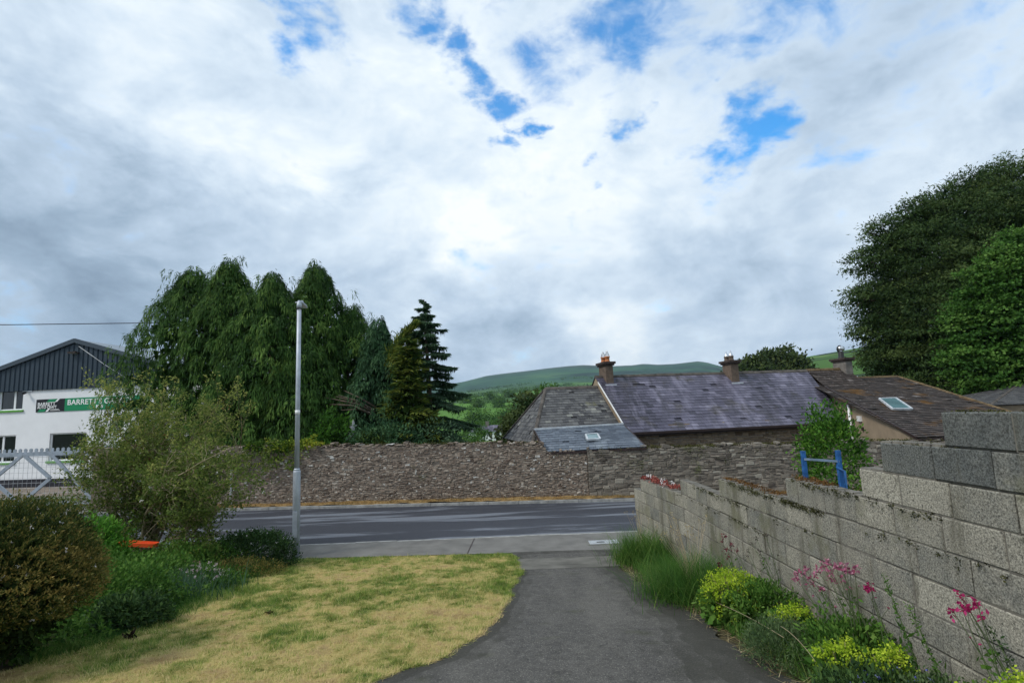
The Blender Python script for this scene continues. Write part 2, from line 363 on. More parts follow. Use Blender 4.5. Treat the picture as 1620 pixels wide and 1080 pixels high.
M['nepeta']=leafmat('grey_green_foliage',(0.0360,0.0720,0.0300),(0.0840,0.1380,0.0540),(0.1560,0.2160,0.0960),.3)
M['pink']=leafmat('pink_petals',(.24,.055,.10),(.42,.13,.22),(.62,.30,.40),.35)
M['magenta']=leafmat('magenta_petals',(.20,.008,.05),(.36,.02,.11),(.48,.05,.18),.35)
M['maroon']=leafmat('maroon_petals',(.08,.012,.025),(.14,.03,.05),(.22,.06,.07),.3)
M['whitepetal']=leafmat('white_petals',(.55,.50,.50),(.75,.72,.72),(.85,.84,.82),.3)
M['daisypink']=leafmat('daisy_petals',(.40,.26,.30),(.62,.48,.52),(.80,.76,.74),.3)
M['bluepetal']=leafmat('blue_petals',(.09,.09,.40),(.16,.18,.55),(.45,.5,.75),.3)
M['ivy']=leafmat('yellow_ivy',(.03,.075,.012),(.14,.21,.02),(.48,.46,.05),.3)
M['privet']=leafmat('green_bush_foliage',(0.0234,0.0701,0.0118),(0.0592,0.1613,0.0198),(0.1476,0.2934,0.0383),.32)
M['straw']=leafmat('dry_straw',(.22,.16,.07),(.38,.30,.15),(.52,.45,.27),.25)
M['redleaf']=leafmat('red_valerian',(.16,.03,.025),(.30,.07,.06),(.42,.16,.12),.3)
M['deadleaf']=leafmat('dead_leaf',(.02,.013,.01),(.035,.022,.015),(.06,.04,.025),.1)
M['seed']=leafmat('dark_seed_heads',(.02,.014,.018),(.04,.03,.03),(.08,.06,.05),.1)
M['rust']=leafmat('rusty_moss',(.07,.035,.012),(.13,.065,.020),(.21,.115,.04),.15)

# ------------------------------------------------------------------ foliage generators
def leaf_arrays(P, D, Nn, L, W, droop=0.0):
    n=len(P); D=D/np.maximum(np.linalg.norm(D,axis=1,keepdims=True),1e-6)
    S=np.cross(D,Nn); S/=np.maximum(np.linalg.norm(S,axis=1,keepdims=True),1e-6)
    L=np.broadcast_to(np.asarray(L,float),(n,))[:,None]; W=np.broadcast_to(np.asarray(W,float),(n,))[:,None]
    mid=P+D*L*.45; tip=P+D*L
    if droop: tip=tip+np.array([0,0,-1])*L*droop
    V=np.stack([P,mid+S*W*.5,tip,mid-S*W*.5],1).reshape(-1,3)
    F=np.arange(n*4,dtype=np.int32).reshape(-1,4)
    return V,F
def rdir(n,up=0.0):
    v=rng.normal(size=(n,3)); v/=np.linalg.norm(v,axis=1,keepdims=True); v[:,2]+=up; return v/np.linalg.norm(v,axis=1,keepdims=True)
class Leaves:
    def __init__(s): s.P=[];s.D=[];s.N=[];s.L=[];s.W=[];s.T=[]
    def add(s,P,D,L,W,T,Nn=None):
        n=len(P)
        if n==0: return
        s.P.append(P); s.D.append(D); s.N.append(rdir(n) if Nn is None else Nn)
        s.L.append(np.broadcast_to(np.asarray(L,float),(n,))); s.W.append(np.broadcast_to(np.asarray(W,float),(n,))); s.T.append(np.clip(np.broadcast_to(np.asarray(T,float),(n,)),0,1))
    def build(s,name,mat,parent=None,droop=0):
        V,F=leaf_arrays(*[np.concatenate(a) for a in (s.P,s.D,s.N,s.L,s.W)],droop)
        return link_mesh(name,V,F,np.concatenate(s.T),mat,parent)

def clumps(lv, C, sig, K, L, W, T, outward=None, up=0.0, flat=1.0, tn=.10):
    """K leaves round each clump centre C (m,3); T per clump"""
    m=len(C); P=np.repeat(C,K,0)+rng.normal(size=(m*K,3))*np.array([sig,sig,sig*flat])
    D=rdir(m*K,up); Nn=None
    if outward is not None:
        o=np.repeat(outward,K,0); D=D+o*1.0
        u=o/np.maximum(np.linalg.norm(o,axis=1,keepdims=True),1e-6); Nn=u*.7+np.array([0,0,.8])+rng.normal(size=(m*K,3))*.55
    tt=np.repeat(np.broadcast_to(np.asarray(T,float),(m,)),K)+rng.normal(size=m*K)*tn
    lv.add(P,D,L*rng.uniform(.55,1.45,m*K),W*rng.uniform(.6,1.4,m*K),tt,Nn)

def blade_mesh(name, B, az, lean, L, W, T, mat, parent=None, droop=.5, seg=3):
    n=len(B); hd=np.stack([np.cos(az),np.sin(az),np.zeros(n)],1); sd=np.stack([-np.sin(az),np.cos(az),np.zeros(n)],1)
    rows=[]
    for i in range(seg+1):
        t=i/seg
        p=B+hd*(L*(np.sin(lean)*t+droop*.45*t*t))[:,None]+np.array([0,0,1])*(L*(np.cos(lean)*t-droop*.5*np.sin(lean+.3)*t*t))[:,None]
        w=(W*(1-t*.92)*.5)[:,None]; rows.append(p-sd*w); rows.append(p+sd*w)
    V=np.stack(rows,1).reshape(-1,3); k=2*(seg+1); base=(np.arange(n)*k)[:,None]
    F=np.concatenate([base+np.array([2*i,2*i+1,2*i+3,2*i+2]) for i in range(seg)],0)
    return link_mesh(name,V,F,np.clip(np.tile(T,seg),0,1),mat,parent)

def conifer(name,label,base,h,rad,mat,group,nb=150,droopy=True,prof=None,lean=0,tops=1,thin=0,K=13,Lf=.30,Wf=.075,bottom=.03,cat='tree'):
    root=empty(name,base,label,cat,group); base=np.array(base,float)
    b=MB(); b.tube([base+(0,0,-.3),base+(0,0,h*.45),base+(lean*.6,0,h*.78),base+(lean,0,h*.985)],[rad*.075+.05,rad*.055+.04,.06,.015],8)
    prof=prof or (lambda t:(1-t)**.62*(.55+.45*min(1,t/.18)) )
    lv=Leaves()
    for i in range(nb):
        t=bottom+(1-bottom)*((i+rng.uniform(0,1))/nb)**1.15; az=rng.uniform(0,2*pi)
        R=rad*prof(t)*rng.uniform(.72,1.16)+.08
        o=np.array([cos(az),sin(az),0]); z0=h*t
        axis=base+np.array([lean*max(0,(t-.45)/.55),0,z0])
        if R>.7 and i%2==0:
            b.tube([axis,axis+o*R*.5+np.array([0,0,.12*R]),axis+o*R*.85+np.array([0,0,-.02*R])],[.035,.022,.008],4,cap=False)
        ns=max(3,int(R*5.0)); tt=rng.uniform(.35,.85)
        for s in range(ns):
            f=.35+.65*(s+rng.uniform(0,.8))/ns
            lat=np.array([-o[1],o[0],0])*rng.normal()*R*.20*(1.15-f*.5)
            rise=(.30*f-.42*f*f)*R if droopy else (.05*f)*R-.10*R*f
            c=axis+o*R*f+lat+np.array([0,0,rise])
            n=K
            # a drooping spray: strips that run out and down from the spray's crown
            a=rng.uniform(-1.25,1.25,n); ca,sa=np.cos(a),np.sin(a)
            out=np.stack([o[0]*ca-o[1]*sa,o[1]*ca+o[0]*sa,np.zeros(n)],1)
            if droopy:
                D=out*rng.uniform(.25,.9,n)[:,None]+np.array([0,0,-1])*rng.uniform(.35,1.25,n)[:,None]
                P=c+out*rng.uniform(0,.26,n)[:,None]+np.array([0,0,1])*rng.uniform(-.30,.16,n)[:,None]
            else:
                D=out+np.array([0,0,1])*rng.normal(-.12,.25,n)[:,None]; P=c+out*rng.uniform(-.1,.15,n)[:,None]+rng.normal(size=(n,3))*[.06,.06,.03]
            # fresh tips stand on the spray's outside: a colour of the growth itself
            T=np.clip(tt*.55+.38*(f-.5)+rng.normal(0,.14,n)+.12,0,1)
            Nn=out*.8+np.array([0,0,.8])+rng.normal(size=(n,3))*.35
            lv.add(P,D,Lf*rng.uniform(.7,1.35,n),Wf*rng.uniform(.7,1.3,n),T,Nn)
    # larger leaf cards in dark tones, added inside the crown to block light
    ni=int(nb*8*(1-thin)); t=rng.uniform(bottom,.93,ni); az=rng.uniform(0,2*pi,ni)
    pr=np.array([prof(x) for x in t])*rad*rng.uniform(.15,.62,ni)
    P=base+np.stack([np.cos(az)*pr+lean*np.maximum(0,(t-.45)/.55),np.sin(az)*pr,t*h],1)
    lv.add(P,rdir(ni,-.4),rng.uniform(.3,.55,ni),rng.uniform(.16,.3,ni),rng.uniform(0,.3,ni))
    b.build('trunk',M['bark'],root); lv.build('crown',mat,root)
    return root

def weeping(name,label,base,h,rad,mat,group,prof,lean=0,dens=7.5,K=26,Lf=.25,Wf=.036,nlump=2.4,amp=.30,bottom=.05,seed=1):
    root=empty(name,base,label,'tree',group); base=np.array(base,float)
    b=MB(); b.tube([base+(0,0,-.3),base+(0,0,h*.45),base+(lean*.6,0,h*.78),base+(lean,0,h*.97)],[rad*.09+.05,rad*.06+.04,.06,.015],8)
    pv=np.vectorize(prof); n=int(dens*2*pi*rad*h*.72); t=bottom+(1-bottom)*rng.uniform(0,1,n); az=rng.uniform(-pi,pi,n)
    o=np.stack([np.cos(az),np.sin(az),np.zeros(n)],1); R0=rad*pv(t)
    # boughs: swellings of the outline, each with a shelf at its top and a hanging skirt
    q=fbm(o[:,0]*nlump+seed*3.1,o[:,1]*nlump+t*h*.85,60+seed,3); q2=vnoise(o[:,0]*nlump*2.6+seed,o[:,1]*nlump*2.6+t*h*2.1,70+seed)
    R=R0*(1-amp*.6+amp*1.7*(q-.25)+.26*(q2-.5))*rng.uniform(.82,1.04,n)+.05
    axis=np.stack([np.maximum(0,(t-.45)/.55)*lean,np.zeros(n),t*h],1)+base
    C=axis+o*R[:,None]+np.array([0,0,1])*rng.normal(0,.10,n)[:,None]
    tt=np.clip(.26+.75*(q2-.35)+rng.normal(0,.15,n),0,1)
    # ragged leaders and stray sprays that break the outline
    e=int(n*.055); k=rng.choice(n,e,replace=False); k=k[t[k]>.25]
    C[k]+=o[k]*(rng.uniform(.10,.55,len(k)))[:,None]+np.array([0,0,1])*rng.uniform(.0,.45,len(k))[:,None]*(.4+t[k])[:,None]
    lv=Leaves(); lat=np.stack([-o[:,1],o[:,0],np.zeros(n)],1)
    Ck=np.repeat(C,K,0); ok=np.repeat(o,K,0); lk=np.repeat(lat,K,0); m=n*K
    f=rng.uniform(0,1,m); a=rng.normal(0,.75,m)
    out=ok*np.cos(a)[:,None]+lk*np.sin(a)[:,None]
    P=Ck+out*(.05+.24*f)[:,None]+np.array([0,0,1])*(.10-.42*f*f+rng.normal(0,.05,m))[:,None]
    D=out*(.70-.48*f)[:,None]+np.array([0,0,-1])*(.22+1.25*f)[:,None]+rng.normal(size=(m,3))*.12
    T=np.clip(np.repeat(tt,K)+.22*(f-.4)+rng.normal(0,.12,m),0,1)
    lv.add(P,D,Lf*rng.uniform(.6,1.3,m),Wf*rng.uniform(.7,1.3,m),T,out*.9+np.array([0,0,.7])+rng.normal(size=(m,3))*.4)
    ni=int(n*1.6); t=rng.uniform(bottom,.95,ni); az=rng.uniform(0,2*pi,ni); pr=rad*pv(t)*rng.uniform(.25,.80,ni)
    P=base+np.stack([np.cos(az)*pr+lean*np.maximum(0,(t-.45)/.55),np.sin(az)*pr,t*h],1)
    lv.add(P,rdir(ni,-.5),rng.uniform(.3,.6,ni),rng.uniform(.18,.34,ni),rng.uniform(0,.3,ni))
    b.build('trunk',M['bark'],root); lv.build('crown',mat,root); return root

def broadleaf(name,label,base,lobes,mat,group,nclump,K,L,W,trunk_r=.3,limbs=True,up=-.2,cat='tree',flat=.6,sig=None,tlo=.15,thi=.85,inner=.5,shell=(.74,1.06)):
    """lobes: (x,y,z,r) relative to base"""
    root=empty(name,base,label,cat,group); base=np.array(base,float); lv=Leaves()
    tot=sum(l[3]**2 for l in lobes)
    for (x,y,z,r) in lobes:
        n=max(6,int(nclump*r*r/tot)); d=rdir(n,.12)
        rr=r*rng.uniform(shell[0],shell[1],n)
        # uneven outline: bulges along the lobe
        rr*=.74+.52*np.array([fbm(np.array([v[0]*2.2+x]),np.array([v[1]*2.2+v[2]*2.2+y]),3)[0] for v in d])
        C=base+np.array([x,y,z])+d*rr[:,None]*np.array([1,1,.92])
        s=(sig or r*.085)
        tl=np.clip(fbm(C[:,0]*.9+C[:,1]*.5,C[:,2]*1.1,91,2)*1.6-.3+rng.normal(0,.16,n),0,1)*(thi-tlo)+tlo
        clumps(lv,C,s,K,L,W,tl,d*.7+np.array([0,0,up]),0,flat)
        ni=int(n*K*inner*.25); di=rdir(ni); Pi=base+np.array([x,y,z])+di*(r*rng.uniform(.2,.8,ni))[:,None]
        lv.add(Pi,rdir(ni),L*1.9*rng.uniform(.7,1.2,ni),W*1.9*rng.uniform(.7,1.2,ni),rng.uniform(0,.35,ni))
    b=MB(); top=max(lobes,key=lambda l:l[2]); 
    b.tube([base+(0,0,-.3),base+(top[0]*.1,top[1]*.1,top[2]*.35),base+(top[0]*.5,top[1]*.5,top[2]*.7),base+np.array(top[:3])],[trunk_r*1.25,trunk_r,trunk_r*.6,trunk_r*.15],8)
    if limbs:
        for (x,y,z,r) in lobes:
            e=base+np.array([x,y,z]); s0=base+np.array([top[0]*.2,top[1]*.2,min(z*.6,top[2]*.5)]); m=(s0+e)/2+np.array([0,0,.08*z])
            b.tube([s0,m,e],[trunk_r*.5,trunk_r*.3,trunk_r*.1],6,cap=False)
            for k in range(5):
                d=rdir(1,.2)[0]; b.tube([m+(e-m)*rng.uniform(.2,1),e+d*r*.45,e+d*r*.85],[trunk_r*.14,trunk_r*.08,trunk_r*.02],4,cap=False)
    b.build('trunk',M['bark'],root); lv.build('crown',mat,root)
    return root

def mound(name,label,base,rx,ry,rz,mat,cat,nclump,K,L,W,group=None,up=.5,sig=.05,tlo=.1,thi=.9,flat=1.0,child='foliage',shell=(.55,1.03),zc=.35,extra=None,lump=.3):
    root=empty(name,base,label,cat,group); base=np.array(base,float); lv=Leaves()
    d=rdir(nclump,.35); rr=rng.uniform(shell[0],shell[1],nclump)**.6
    az=np.arctan2(d[:,1],d[:,0])
    rr*=1-lump/2+lump*fbm(d[:,0]*2.3+base[0],d[:,1]*2.3+d[:,2]*1.7+base[1],5)*1.2
    C=base+np.array([0,0,rz*zc])+d*rr[:,None]*np.array([rx,ry,rz*(1-zc)])
    low=C[:,2]<base[2]+.02; C[low,2]=base[2]+rng.uniform(.02,rz*.35,low.sum())
    clumps(lv,C,sig,K,L,W,rng.uniform(tlo,thi,nclump),d*.8+np.array([0,0,up]),0,flat)
    lv.build(child,mat,root)
    if extra: extra(root,base,C,d)
    return root
def stem_tubes(mb,base,n,h,spread,r,lean=.25,tone_=.3):
    tips=[]
    for i in range(n):
        a=rng.uniform(0,2*pi); s=rng.uniform(0,spread); hh=h*rng.uniform(.7,1.05); b=base+np.array([cos(a)*s*.3,sin(a)*s*.3,0])
        e=base+np.array([cos(a)*s,sin(a)*s,hh])+np.array([rng.normal()*lean*.15,rng.normal()*lean*.15,0])
        m=(b+e)/2+np.array([cos(a)*s*-.1,sin(a)*s*-.1,hh*.08]); mb.tube([b,m,e],[r,r*.75,r*.4],4,tone_,cap=False); tips.append((m,e))
    return tips

# ================================================================== SKY AND LIGHT
SUN_AZ=radians(-116); SUN_EL=radians(46)        # azimuth from +Y, negative = to the left of the view
def build_world():
    w=bpy.data.worlds.new("World"); scene.world=w; w.use_nodes=True; nt=w.node_tree; nt.nodes.clear()
    out=nt.nodes.new('ShaderNodeOutputWorld'); bg=nt.nodes.new('ShaderNodeBackground'); bg.inputs['Strength'].default_value=.1
    nt.links.new(bg.outputs[0],out.inputs[0])
    sky=nt.nodes.new('ShaderNodeTexSky'); sky.sky_type='NISHITA'; sky.sun_disc=False
    sky.sun_elevation=SUN_EL; sky.sun_rotation=SUN_AZ; sky.altitude=80; sky.dust_density=.4; sky.ozone_density=2.5
    tc=nt.nodes.new('ShaderNodeTexCoord'); D=tc.outputs['Generated']
    sx=nt.nodes.new('ShaderNodeSeparateXYZ'); nt.links.new(D,sx.inputs[0])
    # cloud layer: directions met with a level sheet of cloud
    dz=math_(nt,'ADD',math_(nt,'MAXIMUM',sx.outputs['Z'],0.0),.42)
    cx=nt.nodes.new('ShaderNodeCombineXYZ'); nt.links.new(math_(nt,'DIVIDE',sx.outputs['X'],dz),cx.inputs[0]); nt.links.new(math_(nt,'DIVIDE',sx.outputs['Y'],dz),cx.inputs[1])
    P=cx.outputs[0]
    iso=nt.nodes.new('ShaderNodeMapping'); iso.inputs['Scale'].default_value=(1,1,1.7); iso.inputs['Rotation'].default_value=(0,radians(14),0); nt.links.new(D,iso.inputs['Vector']); I=iso.outputs['Vector']
    big=noise(nt,1.5,3,.5,P); mid=noise(nt,4.6,10,.58,I,.35); fine=noise(nt,14.0,9,.60,I,.35)
    # warp so that bank outlines are ragged
    wn=nt.nodes.new('ShaderNodeTexNoise'); wn.inputs['Scale'].default_value=3.4; wn.inputs['Detail'].default_value=7; wn.inputs['Roughness'].default_value=.58
    nt.links.new(I,wn.inputs['Vector'])
    wv=nt.nodes.new('ShaderNodeVectorMath'); wv.operation='MULTIPLY_ADD'; nt.links.new(wn.outputs['Color'],wv.inputs[0])
    wv.inputs[1].default_value=(.42,.42,.42); nt.links.new(D,wv.inputs[2])
    wo=nt.nodes.new('ShaderNodeVectorMath'); wo.operation='SUBTRACT'; nt.links.new(wv.outputs[0],wo.inputs[0]); wo.inputs[1].default_value=(.21,.21,.21)
    DW=wo.outputs[0]
    def blob(px,py,r,amp,soft=0.0):
        d=ray(px,py); d=d/np.linalg.norm(d)
        v=nt.nodes.new('ShaderNodeVectorMath'); v.operation='DISTANCE'; nt.links.new(DW,v.inputs[0]); v.inputs[1].default_value=tuple(d)
        return mrange(nt,v.outputs['Value'],r*soft,r,amp,0)
    def total(lst,op='ADD'):
        a=lst[0]
        for b in lst[1:]: a=math_(nt,op,a,b)
        return a
    gaps=total([blob(440,35,.12,1.15),blob(400,0,.06,.7),blob(455,62,.075,1.1),blob(665,30,.07,.8),blob(720,70,.07,.85),blob(775,110,.075,.85),blob(640,5,.06,.6),blob(800,195,.05,1.05),blob(758,243,.055,.75),blob(975,205,.07,1.0),
                blob(1195,195,.11,1.1),blob(1175,170,.08,.9),blob(1040,15,.15,.75),blob(1190,105,.10,.62),blob(880,50,.16,.50),blob(1300,215,.12,.50),blob(520,130,.06,.35),blob(1330,-60,.30,.50),blob(1120,60,.25,.50),blob(1000,70,.16,.45),blob(1260,90,.2,.42),blob(1180,270,.08,.3)],'MAXIMUM')
    gapf=math_(nt,'ADD',gaps,math_(nt,'MULTIPLY',math_(nt,'SUBTRACT',mid,.5),1.8))
    gapf=math_(nt,'ADD',gapf,math_(nt,'MULTIPLY',math_(nt,'SUBTRACT',fine,.5),1.2))
    gap=mrange(nt,gapf,.20,.95)
    gap=math_(nt,'MULTIPLY',gap,.92)
    bright=total([blob(300,245,.17,.30),blob(515,290,.10,.30),blob(760,335,.12,.22),blob(985,545,.17,.30),blob(1000,260,.28,.16),blob(640,310,.35,.14),
                  blob(100,110,.3,.12),blob(560,120,.28,.12),blob(840,110,.25,.14),blob(1300,330,.35,.05)])
    dark=total([blob(60,310,.26,.26),blob(120,430,.36,.22),blob(330,370,.22,.12),blob(560,400,.22,.18),blob(820,540,.20,.34),blob(760,500,.2,.16),blob(60,520,.3,.20),
                blob(1120,460,.22,.14),blob(1300,450,.25,.13),blob(1000,430,.2,.10),blob(1520,60,.4,.12),blob(700,560,.12,.15),blob(1250,500,.25,.1),blob(1180,390,.15,.06)])
    B=math_(nt,'SUBTRACT',math_(nt,'ADD',.665,bright),math_(nt,'MULTIPLY',dark,.80))
    B=math_(nt,'ADD',B,math_(nt,'MULTIPLY',math_(nt,'SUBTRACT',mid,.5),1.15))
    B=math_(nt,'ADD',B,math_(nt,'MULTIPLY',math_(nt,'SUBTRACT',fine,.5),.40))
    B=math_(nt,'ADD',B,math_(nt,'MULTIPLY',math_(nt,'SUBTRACT',big,.5),.25))
    cl=ramp(nt,[(0,(.17,.235,.315)),(.25,(.26,.345,.445)),(.5,(.395,.49,.60)),(.70,(.53,.62,.71)),(.88,(.66,.725,.77)),(1,(.75,.78,.79))],B)
    c10=nt.nodes.new('ShaderNodeVectorMath'); c10.operation='SCALE'; nt.links.new(cl,c10.inputs[0]); c10.inputs['Scale'].default_value=CLOUD_K
    sk=mixc(nt,1.0,sky.outputs[0],SKY_TINT,'MULTIPLY')
    col=mixc(nt,gap,c10.outputs[0],sk)
    nt.links.new(col,bg.inputs[0])
CLOUD_K=10.0; SKY_TINT=(.20,1.36,1.95)
build_world()
sun=bpy.data.lights.new('sun','SUN'); suno=bpy.data.objects.new('sun',sun); COL.objects.link(suno)
sun.energy=1.7; sun.angle=radians(14); sun.color=(1,.95,.87)
sd=Vector((sin(SUN_AZ)*cos(SUN_EL),cos(SUN_AZ)*cos(SUN_EL),sin(SUN_EL)))
suno.rotation_euler=sd.to_track_quat('Z','Y').to_euler()
scene.view_settings.view_transform='Standard'; scene.view_settings.look='None'; scene.view_settings.gamma=1; scene.view_settings.exposure=0.45
scene.cycles.max_bounces=8; scene.cycles.transparent_max_bounces=8; scene.cycles.volume_bounces=0

# ================================================================== SETTING
def sheet(name,poly,z,mat,kind='structure',tone_=.5,sub=0):
    """flat or sloped sheet through a list of (x,y[,z]) points"""
    mb=MB(); pts=[(p[0],p[1],p[2] if len(p)>2 else z) for p in poly]; mb.add(pts,[list(range(len(pts)))],tone_)
    o=mb.build(name,mat); tag(o,kind=kind); return o
road_far=lambda x: 18.58-.095*x
def road_near(x): return 13.56 if -6<x<3 else (13.56-.08*(x-3) if x>=3 else 13.56-.06*(x+6))
XS=[-75,-40,-20,-12,-6,-3,0,3,8,16,28,42]

# terrain: one sheet to the horizon, a valley and then hills
def terrain():
    naz=720; R=np.concatenate([[0.5,10,20,30,40],np.geomspace(46,5200,130)]); az=np.arange(naz)*2*pi/naz - pi   # from +Y, + to the right
    def px2(x,y): r=ray(x,y); return atan2(r[0],r[1]), r[2]/math.hypot(r[0],r[1])
    rid=[px2(x,y) for x,y in [(-200,672),(100,662),(400,650),(600,628),(690,611),(735,603),(770,594),(800,590),(840,585.5),(872,581.5),(900,578.5),(925,577),(960,579),(1000,577.5),(1018,575),(1040,576.5),(1070,575),(1090,572.5),(1106,571),(1120,573.5),(1140,579),(1180,588),(1260,600),(1400,604),(1620,600),(1900,596)]]
    near=[px2(x,y) for x,y in [(900,650),(1050,632),(1150,606),(1200,588),(1273,564),(1320,556),(1375,547),(1450,538),(1620,525),(1900,520)]]
    ra=np.array([a for a,_ in rid]); rt=np.array([t for _,t in rid]); na=np.array([a for a,_ in near]); ntn=np.array([t for _,t in near])
    tr=np.interp(az,ra,rt,left=.002,right=.03); tn=np.interp(az,na,ntn,left=-.01,right=.06)
    back=np.clip((np.abs(az)-1.2)/.5,0,1); tr=tr*(1-back)+.01*back; tn=tn*(1-back)-.005*back
    Z=np.zeros((len(R),naz)); lr=np.log(R)
    left=np.clip((az+.1)/.3,0,1)
    for j in range(naz):
        zr=H+tr[j]*3600
        cr=[1,44,90,170,300,600,1000,1500,2200,2900,3600,5200]
        cz=[-.12,-.15,-2.6,-5.2,-2.6,max(3,min(18,zr*.08)),max(10,zr*.15),max(18,zr*.23),max(32,zr*.42),zr*.76,zr,zr*.55]
        z=np.interp(lr,np.log(cr),cz)
        nz=H+tn[j]*900
        if tn[j]>-.005:
            zz=np.interp(lr,np.log([1,60,150,350,650,900,1300,1900,5200]),[-.12,-.3,1.0,max(nz*.26,2),nz*.68,nz,nz*.8,nz*.4,0]); z=np.maximum(z,zz)
        Z[:,j]=z
    AZ,RR=np.meshgrid(az,R); X=np.sin(AZ)*RR; Y=np.cos(AZ)*RR
    amp=np.clip((RR-150)/600,0,1)*np.clip(RR*.006,0,9); Z=Z+amp*(fbm(X*.004,Y*.004,11,4)-.5)*np.where(RR>3300,.3,1)
    V=np.stack([X,Y,Z],-1).reshape(-1,3); i=np.arange(len(R)-1)[:,None]; j=np.arange(naz)[None,:]; j2=(j+1)%naz
    F=np.stack([i*naz+j,i*naz+j2,(i+1)*naz+j2,(i+1)*naz+j],-1).reshape(-1,4)
    o=link_mesh('hills_and_valley',V,F,np.full(len(F),.5),M['terrain'],smooth=True); tag(o,kind='structure')
    return az,R,Z
TAZ,TR,TZ=terrain()
def tz(x,y):
    a=atan2(x,y); r=math.hypot(x,y); j=int(round((a+pi)/(2*pi)*720))%720; return float(np.interp(r,TR,TZ[:,j]))

def strip(name,fa,fb,z,mat,xs=XS):
    mb=MB()
    for a,b in zip(xs[:-1],xs[1:]): mb.add([(a,fa(a),z),(b,fa(b),z),(b,fb(b),z),(a,fb(a),z)],[(0,1,2,3)])
    return tag(mb.build(name,mat),kind='structure')
strip('road',lambda x:road_near(x)-.02,lambda x:road_far(x)+.02,0,M['road'])
def kerb(name,f,w,h,mat,xs):
    mb=MB(); 
    for a,b in zip(xs[:-1],xs[1:]):
        n=max(1,int((b-a)/.915))
        for k in range(n):
            p=a+(b-a)*k/n; q=a+(b-a)*(k+1)/n-.008; dz=rng.uniform(-.006,.006); dy=rng.uniform(-.01,.01)
            mb.hexa([(p,f(p)+dy,-.1),(q,f(q)+dy,-.1),(q,f(q)+w+dy,-.1),(p,f(p)+w+dy,-.1),(p,f(p)+dy,h+dz),(q,f(q)+dy,h+dz),(q,f(q)+w+dy,h+dz),(p,f(p)+w+dy,h+dz)],rng.uniform(.2,.8))
    return tag(mb.build(name,mat),kind='structure')
kerb('far_kerb',road_far,.13,.085,M['kerb'],[-13.4,-6,0,8,20,38])
# dead grass verge at the wall's foot (uneven bank)
def verge():
    xs=np.arange(-13.4,38,.12); ys=np.linspace(.12,.62,7); V=[]
    for x in xs:
        for k,y in enumerate(ys): V.append((x,road_far(x)+y,.07+.05*k/6+.06*float(vnoise(x*3,y*9,5))))
    n=len(ys); F=[(i*n+k,(i+1)*n+k,(i+1)*n+k+1,i*n+k+1) for i in range(len(xs)-1) for k in range(n-1)]
    tag(link_mesh('verge',V,F,[.5]*len(F),M['verge'],smooth=True),kind='structure')
    m=3800; X=rng.uniform(-13.2,14,m); Y=road_far(X)+rng.uniform(.14,.58,m); Z=np.full(m,.11)
    T=np.clip(.15+.9*fbm(X*.7,Y*.7,9)-.15+rng.normal(0,.15,m),0,1)
    tag(blade_mesh('verge_grass',np.stack([X,Y,Z],1),rng.uniform(0,2*pi,m),rng.uniform(.1,.9,m),rng.uniform(.05,.15,m),np.full(m,.012),T,M['vergegrass']),
        'dry orange brown grass along the foot of the stone wall','grass',kind='stuff')
M['vergegrass']=leafmat('dead_grass',(.10,.12,.025),(.25,.13,.035),(.40,.26,.10),.2)
verge()
# near footpath with joints
def foot_inner(x): return 12.03-.055*x if x<3 else 11.87-.08*(x-3)
strip('footpath',foot_inner,lambda x:road_near(x),.062,M['concrete'],[-40,-12,-6,-3,0,3,12])
kerb('near_kerb',lambda x:road_near(x)-.02,.10,.066,M['kerb'],[-40,-6,3,12])
mb=MB(); 
for x in (-1.15,-6.4):
    a=(x,foot_inner(x)+.02,.066); b=(x+.05,road_near(x)-.03,.066); mb.add([(a[0]-.012,a[1],a[2]),(a[0]+.012,a[1],a[2]),(b[0]+.012,b[1],b[2]),(b[0]-.012,b[1],b[2])],[(0,1,2,3)])
tag(mb.build('footpath_joints',M['gutter']),kind='structure')
# sloping garden soil under lawn, bed and drive
def grid_sheet(name,x0,x1,y0,y1,step,zf,mat,tf=None,inside=None,kind='structure'):
    xs=np.arange(x0,x1+step*.5,step); ys=np.arange(y0,y1+step*.5,step); X,Y=np.meshgrid(xs,ys)
    Z=zf(X,Y); V=np.stack([X,Y,Z],-1).reshape(-1,3); ny,nx=X.shape
    i=np.arange(ny-1)[:,None]; j=np.arange(nx-1)[None,:]
    F=np.stack([i*nx+j,i*nx+j+1,(i+1)*nx+j+1,(i+1)*nx+j],-1).reshape(-1,4)
    C=V[F].mean(1); keep=np.ones(len(F),bool) if inside is None else inside(C[:,0],C[:,1]); F=F[keep]; C=C[keep]
    T=np.full(len(F),.5) if tf is None else tf(C[:,0],C[:,1])
    o=link_mesh(name,V,F,T,mat,smooth=True); return tag(o,kind=kind)
grid_sheet('garden_soil',-32,26,-14,11.9,.5,lambda x,y:bank(y)-.035,M['soil'],lambda x,y:fbm(x*.6,y*.6,4))
mb=MB(); mb.add([(-32,11.9,float(bank(11.9))-.035),(26,11.9,float(bank(11.9))-.035),(26,foot_inner(26)+.3,-.01),(-32,foot_inner(-32)+.1,-.01)],[(0,1,2,3)]); tag(mb.build('soil_edge',M['soil']),kind='structure')

